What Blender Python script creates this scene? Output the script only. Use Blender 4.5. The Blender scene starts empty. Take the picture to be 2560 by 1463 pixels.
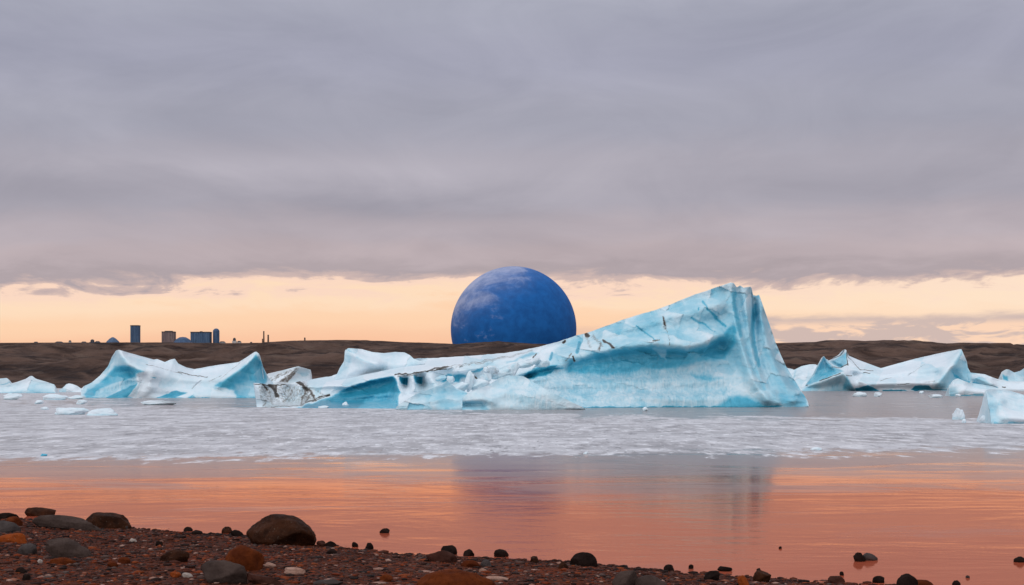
import bpy, bmesh, math, random
import numpy as np
from mathutils import Vector, noise as mnoise, Matrix

random.seed(7)
S = bpy.context.scene
COL = S.collection
F, HZ, H = 3500.0, 965.0, 2.0      # focal length and horizon in photo pixels, eye height in metres

def ray(px, py, d):
    return ((px - 1280.0) / F * d, d, H - (py - HZ) / F * d)
def wdepth(py):
    return H * F / (py - HZ)
def Z1(*p): return [(x / 2.963, 740 + y / 2.963) + tuple(r) for x, y, *r in p]
def Z2(*p): return [(620 + x / 2.963, 640 + y / 2.963) + tuple(r) for x, y, *r in p]
def Z3(*p): return [(1280 + x / 2.963, 680 + y / 2.963) + tuple(r) for x, y, *r in p]
def Z4(*p): return [(1860 + x / 3.64, 760 + y / 3.64) + tuple(r) for x, y, *r in p]

# ------------------------------------------------------------------ tags
def tag(o, label=None, cat=None, group=None, kind=None):
    if label: o['label'] = label
    if cat: o['category'] = cat
    if group: o['group'] = group
    if kind: o['kind'] = kind
    return o
def link(name, me, mat=None, parent=None, loc=None):
    o = bpy.data.objects.new(name, me); COL.objects.link(o)
    if mat and me is not None: me.materials.append(mat)
    if loc is not None: o.location = loc
    if parent:
        o.parent = parent
    return o
def empty(name, loc):
    o = bpy.data.objects.new(name, None); o.empty_display_size = .1
    COL.objects.link(o); o.location = loc; return o

# ------------------------------------------------------------------ numeric helpers
def vnoise(x, y, seed=0):
    xi = np.floor(x).astype(np.int64); yi = np.floor(y).astype(np.int64)
    fx = x - xi; fy = y - yi
    fx = fx * fx * fx * (fx * (fx * 6 - 15) + 10); fy = fy * fy * fy * (fy * (fy * 6 - 15) + 10)
    def h(a, b):
        n = (a * 374761393 + b * 668265263 + seed * 974634777) & 0xffffffff
        n = ((n ^ (n >> 13)) * 1274126177) & 0xffffffff
        n = n ^ (n >> 16)
        return (n & 0xffff) / 65535.0
    return ((h(xi, yi) * (1 - fx) + h(xi + 1, yi) * fx) * (1 - fy) + (h(xi, yi + 1) * (1 - fx) + h(xi + 1, yi + 1) * fx) * fy) * 2 - 1
def fbm(x, y, o=4, seed=0, g=.5):
    s = np.zeros_like(x, dtype=float); a = 1.0; t = 0
    for i in range(o):
        s += a * vnoise(x, y, seed + i * 17); t += a; a *= g; x = x * 2.03 + 5.1; y = y * 2.03 + 3.7
    return s / t
def ridged(x, y, o=4, seed=0):
    s = np.zeros_like(x, dtype=float); a = 1.0; t = 0
    for i in range(o):
        s += a * (1 - 2 * np.abs(vnoise(x, y, seed + i * 17))); t += a; a *= .5; x = x * 2.03 + 5.1; y = y * 2.03 + 3.7
    return s / t
def sstep(a, b, x):
    t = np.clip((x - a) / (b - a), 0, 1); return t * t * (3 - 2 * t)
def segdist(px, py, pts, closed=False):
    d = np.full(px.shape, 1e9)
    P = list(pts) + ([pts[0]] if closed else [])
    if len(P) == 1: return np.hypot(px - P[0][0], py - P[0][1])
    for (ax, ay), (bx, by) in zip([p[:2] for p in P[:-1]], [p[:2] for p in P[1:]]):
        dx, dy = bx - ax, by - ay; L = dx * dx + dy * dy + 1e-9
        t = np.clip(((px - ax) * dx + (py - ay) * dy) / L, 0, 1)
        d = np.minimum(d, np.hypot(px - ax - t * dx, py - ay - t * dy))
    return d
def polysd(px, py, pts):
    ins = np.zeros(px.shape, bool); n = len(pts)
    for i in range(n):
        x1, y1 = pts[i][:2]; x2, y2 = pts[(i + 1) % n][:2]
        c = ((y1 > py) != (y2 > py)) & (px < (x2 - x1) * (py - y1) / (y2 - y1 + 1e-12) + x1)
        ins ^= c
    d = segdist(px, py, pts, True)
    return np.where(ins, d, -d)
def samp(pl, step):
    out = []
    for a, b in zip(pl[:-1], pl[1:]):
        n = max(1, int(math.hypot(b[0] - a[0], b[1] - a[1]) / step))
        for i in range(n):
            t = i / n; out.append(tuple(a[k] + (b[k] - a[k]) * t for k in range(3)))
    out.append(tuple(pl[-1][:3])); return out

def mesh_np(name, V, Fq, smooth=True, attrs=None):
    me = bpy.data.meshes.new(name)
    V = np.asarray(V, dtype=np.float32); Fq = np.asarray(Fq, dtype=np.int32); k = Fq.shape[1]
    me.vertices.add(len(V)); me.vertices.foreach_set('co', V.ravel())
    me.loops.add(len(Fq) * k); me.loops.foreach_set('vertex_index', Fq.ravel())
    me.polygons.add(len(Fq)); me.polygons.foreach_set('loop_start', np.arange(0, len(Fq) * k, k, dtype=np.int32))
    me.polygons.foreach_set('use_smooth', np.full(len(Fq), smooth))
    me.update(calc_edges=True); me.validate()
    for n, a in (attrs or {}).items():
        at = me.attributes.new(n, 'FLOAT', 'POINT'); at.data.foreach_set('value', np.asarray(a, dtype=np.float32))
    return me
def gridfaces(r, c, off=0):
    i = np.arange(r * c).reshape(r, c) + off
    return np.stack([i[:-1, :-1], i[:-1, 1:], i[1:, 1:], i[1:, :-1]], -1).reshape(-1, 4)

# ------------------------------------------------------------------ node helpers
class NT:
    def __init__(s, nt): s.t = nt
    def n(s, typ, **kw):
        x = s.t.nodes.new(typ)
        for k, v in kw.items(): setattr(x, k, v)
        return x
    def l(s, a, b): s.t.links.new(a, b)
    def put(s, sock, v):
        if hasattr(v, 'is_linked'): s.l(v, sock)
        elif v is not None: sock.default_value = v
    def m(s, op, a, b=None, c=None, clamp=False):
        x = s.n('ShaderNodeMath', operation=op, use_clamp=clamp)
        for i, v in enumerate((a, b, c)): s.put(x.inputs[i], v)
        return x.outputs[0]
    def mr(s, v, a, b, c=0., d=1., smooth=True):
        x = s.n('ShaderNodeMapRange', interpolation_type='SMOOTHSTEP' if smooth else 'LINEAR')
        for i, q in enumerate((v, a, b, c, d)): s.put(x.inputs[i], q)
        return x.outputs[0]
    def mix(s, f, a, b, mode='MIX'):
        x = s.n('ShaderNodeMix', data_type='RGBA', blend_type=mode)
        s.put(x.inputs[0], f); s.put(x.inputs[6], rgba(a)); s.put(x.inputs[7], rgba(b)); return x.outputs[2]
    def noise(s, vec, scale, detail=4., rough=.5, dist=0.):
        x = s.n('ShaderNodeTexNoise'); s.put(x.inputs['Vector'], vec)
        x.inputs['Scale'].default_value = scale; x.inputs['Detail'].default_value = detail
        x.inputs['Roughness'].default_value = rough; x.inputs['Distortion'].default_value = dist
        return x.outputs[0]
    def comb(s, x, y, z=0.):
        c = s.n('ShaderNodeCombineXYZ')
        for i, v in enumerate((x, y, z)): s.put(c.inputs[i], v)
        return c.outputs[0]
    def sep(s, v):
        c = s.n('ShaderNodeSeparateXYZ'); s.l(v, c.inputs[0]); return c.outputs
    def ramp(s, f, stops, interp='LINEAR'):
        x = s.n('ShaderNodeValToRGB'); e = x.color_ramp.elements; x.color_ramp.interpolation = interp
        while len(e) < len(stops): e.new(.5)
        for el, (p, c) in zip(e, stops): el.position = p; el.color = rgba(c)
        s.put(x.inputs[0], f); return x.outputs[0]
    def attr(s, name):
        x = s.n('ShaderNodeAttribute', attribute_name=name); return x.outputs['Fac']
    def bump(s, h, strength, dist, normal=None):
        x = s.n('ShaderNodeBump'); x.inputs['Strength'].default_value = strength; x.inputs['Distance'].default_value = dist
        s.put(x.inputs['Height'], h)
        if normal is not None: s.l(normal, x.inputs['Normal'])
        return x.outputs[0]
    def mapping(s, vec, scale):
        x = s.n('ShaderNodeMapping'); s.l(vec, x.inputs[0]); x.inputs['Scale'].default_value = scale; return x.outputs[0]
def rgba(c):
    if hasattr(c, 'is_linked') or c is None: return c
    return tuple(c) + (1.,) if len(c) == 3 else tuple(c)
def srgb(r, g, b):
    f = lambda u: (u / 12.92 if u <= .04045 else ((u + .055) / 1.055) ** 2.4)
    return (f(r / 255), f(g / 255), f(b / 255))
def material(name):
    m = bpy.data.materials.new(name); m.use_nodes = True
    for x in list(m.node_tree.nodes):
        if x.type not in ('OUTPUT_MATERIAL',): m.node_tree.nodes.remove(x)
    t = NT(m.node_tree); out = next(x for x in m.node_tree.nodes if x.type == 'OUTPUT_MATERIAL')
    return m, t, out
def princ(t, out, color, rough=.5, normal=None, spec=.5):
    b = t.n('ShaderNodeBsdfPrincipled'); t.put(b.inputs['Base Color'], rgba(color)); t.put(b.inputs['Roughness'], rough)
    b.inputs['Specular IOR Level'].default_value = spec
    if normal is not None: t.l(normal, b.inputs['Normal'])
    if out is not None: t.l(b.outputs[0], out.inputs[0])
    return b

# ------------------------------------------------------------------ materials
def ice_material(name, k):          # k = metres per photo pixel of that berg
    m, t, out = material(name)
    pos = t.n('ShaderNodeTexCoord').outputs['Object']
    blue, dirt, streak = t.attr('blue'), t.attr('dirt'), t.attr('streak')
    n1 = t.noise(pos, .035 / k, 4, .55); n2 = t.noise(pos, .13 / k, 3, .55)
    mp = t.n('ShaderNodeMapping'); t.l(pos, mp.inputs[0]); mp.inputs['Rotation'].default_value = (0, math.radians(45), 0); mp.inputs['Scale'].default_value = (.11 / k, .05 / k, .026 / k)
    nv = t.noise(mp.outputs[0], 1., 6, .62, .9)     # melt flutes running down the face
    f = t.m('ADD', blue, t.m('MULTIPLY', t.m('SUBTRACT', n1, .5), .32))
    f = t.m('ADD', f, t.m('MULTIPLY', t.m('SUBTRACT', n2, .5), .12))
    f = t.m('ADD', f, t.m('MULTIPLY', t.m('SUBTRACT', nv, .5), t.m('MULTIPLY', streak, .8)), clamp=True)
    c = t.ramp(f, [(0., (.72, .79, .85)), (.16, (.60, .74, .81)), (.38, (.33, .59, .71)), (.66, (.080, .42, .59)), (1., (.008, .21, .33))])
    dm = t.mr(t.m('ADD', dirt, t.m('MULTIPLY', t.m('SUBTRACT', n2, .5), 1.1)), .18, .72)
    dm = t.m('MULTIPLY', dm, t.mr(dirt, .02, .2))
    dcol = t.mix(t.mr(dirt, .3, .95), (.20, .17, .145), t.mix(n1, (.050, .034, .024), (.016, .011, .009)))
    c = t.mix(t.m('MULTIPLY', dm, .98), c, dcol)
    gs = t.m('MULTIPLY', t.mr(nv, .58, .74), t.m('MULTIPLY', streak, .40))
    c = t.mix(gs, c, (.28, .33, .36))
    hb = t.m('ADD', t.m('MULTIPLY', n1, 1.), t.m('ADD', t.m('MULTIPLY', n2, .3), t.m('MULTIPLY', nv, t.m('MULTIPLY', streak, .9))))
    nrm = t.bump(hb, .4, 9 * k)
    b = princ(t, out, c, t.mr(f, 0, 1, .55, .3), nrm, .35)
    b.inputs['Subsurface Weight'].default_value = 0.0
    return m
ICE = {}
def ice(k):
    key = round(math.log2(k) * 2) / 2
    if key not in ICE: ICE[key] = ice_material('glacier_ice_%d' % len(ICE), 2 ** key)
    return ICE[key]

def stone_material(name, c1, c2, rough=.55, speck=None, wet=.5):
    m, t, out = material(name)
    tc = t.n('ShaderNodeTexCoord'); oi = t.n('ShaderNodeObjectInfo')
    pos = t.n('ShaderNodeVectorMath', operation='ADD'); t.l(tc.outputs['Object'], pos.inputs[0]); t.l(t.m('MULTIPLY', oi.outputs['Random'], 40.), pos.inputs[1])
    p = pos.outputs[0]
    a = t.noise(p, 5., 6, .62, .4); b_ = t.noise(p, 28., 5, .7)
    c = t.mix(t.mr(a, .35, .66), c1, c2)
    c = t.mix(t.mr(b_, .52, .74, 0, .55), c, tuple(x * .4 for x in c1))
    if speck:
        v = t.noise(p, 60., 2, .5); c = t.mix(t.mr(v, .66, .72, 0, .7), c, speck)
    nrm = t.bump(t.m('ADD', t.m('MULTIPLY', a, 1.), t.m('MULTIPLY', b_, .45)), .7, .03)
    princ(t, out, c, t.mr(b_, .3, .7, rough, rough + .25), nrm, wet * .25)
    return m

STONE = dict(
    dark=stone_material('wet_black_stone', (.009, .005, .004), (.020, .011, .009), .55, None, .1),
    brown=stone_material('dark_brown_stone', (.018, .006, .003), (.048, .015, .006), .55, (.12, .09, .07), .25),
    maroon=stone_material('maroon_stone', (.034, .011, .007), (.062, .022, .015), .6, None, .25),
    grey=stone_material('grey_stone', (.040, .025, .021), (.068, .044, .037), .65, None, .25),
    slate=stone_material('slate_stone', (.042, .031, .029), (.066, .050, .047), .55, None, .3),
    rust=stone_material('rust_stone', (.065, .013, .004), (.12, .026, .006), .7, None, .2),
    orange=stone_material('orange_stone', (.16, .030, .006), (.24, .050, .010), .7, (.3, .2, .15), .2),
    pale=stone_material('pale_pink_stone', (.28, .15, .11), (.38, .23, .18), .7, None, .2),
    white=stone_material('white_pebble_stone', (.30, .24, .21), (.42, .34, .30), .65, None, .25))

# ------------------------------------------------------------------ camera
cam = bpy.data.cameras.new('camera'); co = bpy.data.objects.new('camera', cam); COL.objects.link(co)
co.location = (0, 0, H); co.rotation_euler = (math.radians(90), 0, 0)
cam.sensor_width = 36; cam.lens = 36 * F / 2560; cam.shift_y = (HZ - 731.5) / 2560
cam.clip_start = .1; cam.clip_end = 60000
S.camera = co

# ------------------------------------------------------------------ world
W = bpy.data.worlds.new('World'); S.world = W; W.use_nodes = True
wt = NT(W.node_tree)
for x in list(W.node_tree.nodes): W.node_tree.nodes.remove(x)
SUN = Vector((-.50, -.62, .60)).normalized()
dirv = wt.n('ShaderNodeTexCoord').outputs['Generated']
dx, dy, dz = wt.sep(dirv)
hyp = wt.m('SQRT', wt.m('ADD', wt.m('MULTIPLY', dx, dx), wt.m('MULTIPLY', dy, dy)))
v = wt.m('DIVIDE', dz, wt.m('MAXIMUM', hyp, .001))
az = wt.m('ARCTAN2', dx, dy)
def wn(ka, kv, detail, rough, off=0., dist=0.):
    return wt.m('SUBTRACT', wt.noise(wt.comb(wt.m('MULTIPLY', az, ka), wt.m('MULTIPLY', v, kv), off), 1., detail, rough, dist), .5)
nA = wn(3.0, 13., 3., .5, 1.3); nB = wn(11., 48., 6., .58, 4.1, .5); nC = wn(24., 80., 6., .62, 9.7, .5)
nD = wn(7., 17., 6., .56, 17.3, .9)
lowf = wt.m('MULTIPLY', wt.mr(v, .10, .06, .25, 1.), wt.mr(v, .048, .066, .12, 1.))
vv = wt.m('ADD', v, wt.m('MULTIPLY', wt.m('ADD', wt.m('MULTIPLY', nB, .072), wt.m('MULTIPLY', nC, .040)), lowf))
vv = wt.m('ADD', vv, wt.m('MULTIPLY', nA, .014))
# the deck's edge sinks at the left end of the bay
vv = wt.m('ADD', vv, wt.mr(az, -.16, -.36, 0., .008))
R3 = .30
def st(vv_, r, g, b): return (vv_ / R3, srgb(r, g, b))
sky_c = wt.ramp(wt.m('DIVIDE', vv, R3, clamp=True), [
    st(.000, 249, 190, 160), st(.030, 250, 197, 162), st(.045, 254, 212, 176), st(.058, 254, 222, 191), st(.0700, 251, 217, 195),
    st(.0760, 204, 181, 176), st(.083, 177, 164, 168), st(.095, 187, 173, 177), st(.112, 182, 172, 179), st(.135, 170, 166, 177),
    st(.158, 174, 170, 181), st(.19, 165, 165, 179), st(.235, 162, 163, 180), st(.29, 169, 171, 186)], 'EASE')
# warm lean to the left, paler to the right inside the clear strip
clear = wt.mr(vv, .078, .068)
sky_c = wt.mix(wt.m('MULTIPLY', clear, wt.mr(az, .02, .36, 0., .55)), sky_c, srgb(255, 232, 208))
# mottling of the cloud deck
mot = wt.m('ADD', wt.m('MULTIPLY', nA, .16), wt.m('ADD', wt.m('MULTIPLY', nD, .42), wt.m('MULTIPLY', nB, .10)))
def lens(a0, v0, aw, vw, amt):
    e1 = wt.m('DIVIDE', wt.m('SUBTRACT', wt.m('ADD', az, wt.m('MULTIPLY', nB, .10)), a0), aw); e2 = wt.m('DIVIDE', wt.m('SUBTRACT', wt.m('ADD', v, wt.m('MULTIPLY', nD, .02)), v0), vw)
    return wt.m('MULTIPLY', wt.m('EXPONENT', wt.m('MULTIPLY', wt.m('ADD', wt.m('MULTIPLY', e1, e1), wt.m('MULTIPLY', e2, e2)), -1.)), amt)
mot = wt.m('ADD', mot, wt.m('ADD', lens(-.07, .125, .10, .010, -.17), lens(-.12, .152, .13, .010, .12)))
mot = wt.m('ADD', mot, wt.m('ADD', lens(.25, .165, .13, .03, -.08), lens(-.33, .135, .08, .012, -.10)))
mot = wt.m('MULTIPLY', mot, wt.mr(v, .07, .10))
sky_c = wt.mix(1., sky_c, wt.comb(wt.m('ADD', 1., mot), wt.m('ADD', 1., wt.m('MULTIPLY', mot, .95)), wt.m('ADD', 1., wt.m('MULTIPLY', mot, .85))), 'MULTIPLY')
# low bank of cumulus at the right
vb = wt.m('ADD', v, wt.m('ADD', wt.m('MULTIPLY', nC, .010), wt.m('MULTIPLY', nB, .008)))
bank = wt.m('MULTIPLY', wt.mr(vb, .0515, .0455), wt.mr(az, .06, .19))
bank2 = wt.m('MULTIPLY', wt.mr(vb, .044, .040), wt.mr(az, -.06, .03, 0., .30))
puff = wt.noise(wt.comb(wt.m('MULTIPLY', az, 22.), wt.m('MULTIPLY', v, 90.), 6.1), 1., 5., .55, .5)
pc = wt.mix(wt.m('MULTIPLY', wt.mr(puff, .48, .57), wt.mr(v, .047, .041)), srgb(205, 184, 178), srgb(252, 214, 186))
sky_c = wt.mix(wt.m('MULTIPLY', wt.m('MAXIMUM', bank, bank2), .92), sky_c, pc)
# overhead and behind the camera the deck is thin, bright and cool
up = wt.mr(v, .30, 1.1)
back = wt.mr(dy, .05, -.45)
sky_c = wt.mix(wt.m('MAXIMUM', up, back), sky_c, (.82, .85, .89))
nish = wt.n('ShaderNodeTexSky', sky_type='NISHITA'); nish.sun_disc = False
nish.sun_elevation = math.asin(SUN.z); nish.sun_rotation = math.atan2(SUN.x, SUN.y)
bg1 = wt.n('ShaderNodeBackground'); wt.l(sky_c, bg1.inputs[0]); bg1.inputs[1].default_value = 1.0
bg2 = wt.n('ShaderNodeBackground'); wt.l(nish.outputs[0], bg2.inputs[0])
wt.l(wt.mr(v, .25, .8, 0., .03), bg2.inputs[1])            # blue sky only through the thin deck overhead
addS = wt.n('ShaderNodeAddShader'); wt.l(bg1.outputs[0], addS.inputs[0]); wt.l(bg2.outputs[0], addS.inputs[1])
wo = wt.n('ShaderNodeOutputWorld'); wt.l(addS.outputs[0], wo.inputs[0])

sl = bpy.data.lights.new('sun', 'SUN'); sl.energy = .6; sl.angle = math.radians(45); sl.color = (1., .95, .9)
so = bpy.data.objects.new('sun', sl); COL.objects.link(so)
so.rotation_euler = SUN.to_track_quat('Z', 'Y').to_euler()

S.view_settings.view_transform = 'Standard'; S.view_settings.look = 'None'
S.view_settings.exposure = 0; S.view_settings.gamma = 1; S.view_settings.use_curve_mapping = False
S.render.engine = 'CYCLES'
S.cycles.use_denoising = True
S.cycles.max_bounces = 6; S.cycles.diffuse_bounces = 3; S.cycles.glossy_bounces = 3
S.cycles.sample_clamp_indirect = 8

# ------------------------------------------------------------------ water
m_water, t, out = material('silty_lake_water')
geo = t.n('ShaderNodeNewGeometry'); pos = geo.outputs['Position']
X, Y, Z = t.sep(pos)
big = t.noise(t.mapping(pos, (.045, .05, 1)), 1., 5, .62)           # broad patches
mid = t.noise(t.mapping(pos, (.30, .16, 1)), 1., 6, .66, .4)
fine = t.noise(t.mapping(pos, (1.3, .42, 1)), 1., 6, .7, .3)
spk = t.noise(t.mapping(pos, (3.6, .7, 1)), 1., 4, .68)
inv = t.m('DIVIDE', 7000., t.m('MAXIMUM', Y, 1.))                   # 7000/Y: an even scale for how far out a thing lies
w1 = t.m('ADD', t.m('ADD', inv, t.m('MULTIPLY', X, .8)), t.m('ADD', t.m('MULTIPLY', t.m('SUBTRACT', big, .5), 46.), t.m('MULTIPLY', t.m('SUBTRACT', mid, .5), 34.)))
# thick brash ice band, then the thinner one farther out
wf = t.m('SUBTRACT', w1, t.m('MULTIPLY', X, 1.35))
slush = t.m('MULTIPLY', t.mr(wf, 58., 82., 0., 1., False), t.mr(w1, 204., 138., 0., 1., False))
slush2 = t.m('MULTIPLY', t.m('MULTIPLY', t.mr(w1, 24., 44., 0., .9, False), t.mr(w1, 76., 56., 0., .9, False)), t.mr(X, -16., 6., 1., .22))
s_all = t.m('MAXIMUM', slush, slush2)
brk = t.m('ADD', t.m('MULTIPLY', mid, .45), t.m('MULTIPLY', fine, .55))
s_cov = t.mr(t.m('ADD', s_all, t.m('MULTIPLY', t.m('SUBTRACT', brk, .5), 2.6)), .40, .60, 0., .96)
s_cov = t.m('MULTIPLY', s_cov, t.mr(s_all, .02, .22))
# skin of new ice: grey film beyond, only torn streaks by the shore
film_n = t.noise(t.mapping(pos, (.12, .30, 1)), 1., 8, .68, .8)
film = t.mr(t.m('ADD', film_n, t.mr(inv, 300., 170., 0., .20, False)), .54, .66)
film = t.m('MULTIPLY', film, t.mr(inv, 330., 190., .28, .95, False))
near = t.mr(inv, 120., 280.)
rip1 = t.noise(t.mapping(pos, (.9, 1.5, 1)), 1., 5, .6, .4)
calm = t.mr(t.noise(t.mapping(pos, (.11, .16, 1)), 1., 5, .6, .6), .40, .62, .15, 1.)
rip2 = t.noise(t.mapping(pos, (.10, .30, 1)), 1., 3, .5)
hgt = t.m('ADD', t.m('MULTIPLY', rip1, t.m('MULTIPLY', calm, .012)), t.m('MULTIPLY', rip2, .022))
bn = t.n('ShaderNodeBump'); bn.inputs['Strength'].default_value = 1.; bn.inputs['Distance'].default_value = 1.
t.l(hgt, bn.inputs['Height'])
wn_ = bn.outputs[0]
fr = t.n('ShaderNodeFresnel'); fr.inputs[0].default_value = 1.36; t.l(wn_, fr.inputs['Normal'])
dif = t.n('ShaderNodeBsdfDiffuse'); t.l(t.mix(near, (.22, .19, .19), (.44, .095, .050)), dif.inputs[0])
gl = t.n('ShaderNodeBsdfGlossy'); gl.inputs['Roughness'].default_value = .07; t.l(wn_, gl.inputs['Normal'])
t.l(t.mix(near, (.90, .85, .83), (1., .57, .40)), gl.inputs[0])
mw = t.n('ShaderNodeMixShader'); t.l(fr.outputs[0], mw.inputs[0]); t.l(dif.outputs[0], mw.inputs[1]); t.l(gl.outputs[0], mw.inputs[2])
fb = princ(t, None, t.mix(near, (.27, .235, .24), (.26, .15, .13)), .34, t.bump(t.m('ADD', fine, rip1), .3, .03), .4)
mf = t.n('ShaderNodeMixShader'); t.l(t.m('MULTIPLY', film, .78), mf.inputs[0]); t.l(mw.outputs[0], mf.inputs[1]); t.l(fb.outputs[0], mf.inputs[2])
sc_ = t.mix(t.mr(mid, .36, .62), (.36, .345, .365), (.56, .545, .575))
sc_ = t.mix(t.mr(fine, .50, .66, 0., .9), sc_, (.80, .785, .82))
sc_ = t.mix(t.mr(fine, .43, .36, 0., .85), sc_, (.24, .23, .25))
sc_ = t.mix(t.mr(spk, .60, .66, 0., .8), sc_, (.12, .11, .12))
sc_ = t.mix(t.mr(spk, .40, .34, 0., .9), sc_, (.82, .83, .86))
sb = princ(t, None, sc_, .6, t.bump(brk, .8, .12), .3)
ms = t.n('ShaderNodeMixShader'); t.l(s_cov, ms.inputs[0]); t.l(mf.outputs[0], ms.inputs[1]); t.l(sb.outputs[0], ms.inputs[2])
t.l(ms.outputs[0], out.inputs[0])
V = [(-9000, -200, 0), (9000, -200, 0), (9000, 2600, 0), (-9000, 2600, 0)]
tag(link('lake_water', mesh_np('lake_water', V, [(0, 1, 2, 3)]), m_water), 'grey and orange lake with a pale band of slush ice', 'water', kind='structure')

# ------------------------------------------------------------------ hills
m_hill, t, out = material('bare_brown_moorland')
pos = t.n('ShaderNodeTexCoord').outputs['Object']
a = t.noise(t.mapping(pos, (.008, .012, .04)), 1., 8, .66, 1.4); b_ = t.noise(pos, .035, 6, .65); c_ = t.noise(t.mapping(pos, (.012, .03, .08)), 1., 6, .6, 1.2)
c = t.mix(t.mr(a, .36, .64), (.034, .019, .015), (.115, .068, .052))
c = t.mix(t.mr(c_, .53, .64, 0., .85), c, (.020, .013, .013))
c = t.mix(t.mr(b_, .52, .70, 0., .6), c, (.15, .10, .078))
princ(t, out, c, .9, t.bump(t.m('ADD', b_, a), .8, 8.), .1)
ridge = [(-2600, 900), (-900, 880), (-200, 866), (0, 862), (150, 857), (290, 856), (420, 856), (560, 858), (700, 857), (760, 854), (800, 851), (860, 850), (920, 851), (1000, 855), (1140, 860),
         (1200, 856), (1245, 853), (1290, 857), (1400, 862), (1500, 862), (1700, 862), (1900, 860), (1945, 858), (2040, 855), (2064, 851), (2100, 850), (2130, 851), (2160, 853), (2180, 852), (2210, 850),
         (2235, 853), (2260, 854), (2300, 861), (2360, 859), (2400, 857), (2430, 857), (2480, 861), (2530, 863), (2560, 867), (2800, 873), (3400, 880), (5200, 900)]
rx = [p[0] for p in ridge]; ry = [p[1] for p in ridge]
RD = 1800.
nu, nvv = 900, 190
gx = np.concatenate([np.linspace(-2600, -120, 120), np.linspace(-110, 2670, 660), np.linspace(2680, 5200, 120)])
gd = np.concatenate([np.linspace(1090, 1790, 130), np.linspace(1800, 2000, 20), np.linspace(2020, 9000, 40)])
GX, GD = np.meshgrid(gx, gd)
wx = (GX - 1280) / F * RD * (1 + 0 * GD)                              # columns run straight back
wy = GD
rz = 2 + (HZ - np.interp(GX, rx, ry)) / F * RD
s = np.clip((wy - 1150) / (RD - 1150), 0, 1)
prof = s ** .85
prof = prof + .10 * np.sin(s * 9 + fbm(wx / 260, wy / 300, 3, 5) * 3) * s * (1 - s) * 2.2
fold = fbm(wx / 190 + wy / 500, wy / 120, 5, 31) * 15 + ridged(wx / 110 - wy / 220, wy / 190, 5, 77) * 10
z = rz * prof + fold * np.clip(s * 4, 0, 1) * np.clip((1 - s) * 4.5, 0, 1)
z = np.where(wy < 1150, -(1150 - wy) * .06, z)
z = np.where(wy > RD, rz - 4 * sstep(RD, RD + 150, wy) - 6 * sstep(2500, 4000, wy), z)
z += fbm(wx / 9, wy / 30, 3, 91) * .35 * (s > .2)
# keep the foreslope under the sight line to the ridge
lim = 2 + (rz - 2) * wy / RD - .2
z = np.where((wy < RD - 1) & (wy > 1150), np.minimum(z, lim), z)
Vh = np.stack([wx, wy, z], -1).reshape(-1, 3)
tag(link('hills', mesh_np('hills', Vh, gridfaces(len(gd), len(gx))), m_hill), 'low bare brown hills along the far shore', 'hills', kind='structure')
def hillz(px): return 2 + (HZ - np.interp(px, rx, ry)) / F * RD

# ------------------------------------------------------------------ beach
SH = [(-20, 34), (-12, 25.0), (-7.9, 21.6), (-5.3, 19.7), (-3.6, 18.6), (-2.4, 17.6), (-1.3, 16.7), (.09, 16.1), (1., 15.7), (1.8, 15.05), (2.96, 14.5), (4.1, 14.0), (5.2, 13.4), (8, 12.2), (20, 8)]
shx = [p[0] for p in SH]; shy = [p[1] for p in SH]
def ground(x, y):
    x = np.asarray(x, float); y = np.asarray(y, float)
    e = np.interp(x, shx, shy) + fbm(x * 1.1, y * .0 + 2.2, 4, 3) * .22
    d = e - y
    z = np.where(d > 0, .052 * d + .012 * np.minimum(d, 1.) , .09 * d)
    z = z + fbm(x * .9, y * .9, 4, 11) * .045 * np.clip(d * .6, 0, 1) + fbm(x * 6, y * 6, 3, 12) * .010
    return z
m_beach, t, out = material('wet_red_gravel')
pos = t.n('ShaderNodeTexCoord').outputs['Object']
a = t.noise(pos, .9, 6, .62, .6); b_ = t.noise(pos, 13., 6, .7); 
vo = t.n('ShaderNodeTexVoronoi', feature='F1'); t.l(pos, vo.inputs['Vector']); vo.inputs['Scale'].default_value = 26.; vo.inputs['Randomness'].default_value = 1.
vc = t.n('ShaderNodeSeparateColor'); t.l(vo.outputs['Color'], vc.inputs[0])
c = t.mix(t.mr(a, .38, .62), (.055, .013, .006), (.125, .034, .016))
c = t.mix(t.mr(vc.outputs[0], .74, .82, 0., .8), c, (.13, .022, .006))
c = t.mix(t.mr(vc.outputs[1], .88, .91, 0., .6), c, (.08, .055, .050))
c = t.mix(t.mr(vc.outputs[2], .72, .8, 0., .8), c, (.015, .010, .009))
c = t.mix(t.mr(b_, .48, .64, 0., .6), c, (.030, .010, .007))
c = t.mix(t.m('MULTIPLY', t.mr(t.noise(pos, .55, 5, .6, .4), .54, .66), t.mr(b_, .35, .6)), c, (.15, .028, .008))
princ(t, out, c, .8, t.bump(t.m('ADD', t.m('MULTIPLY', t.m('SUBTRACT', 1., vo.outputs['Distance']), .8), b_), 1., .035), .06)
bx = np.linspace(-18, 16, 560); by = np.concatenate([np.linspace(1., 10.5, 60), np.linspace(10.6, 27, 320)])
BX, BY = np.meshgrid(bx, by)
bz = ground(BX, BY)
tag(link('beach', mesh_np('beach', np.stack([BX, BY, bz], -1).reshape(-1, 3), gridfaces(len(by), len(bx))), m_beach), 'dark reddish gravel shore in front of the lake', 'beach', kind='structure')

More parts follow.
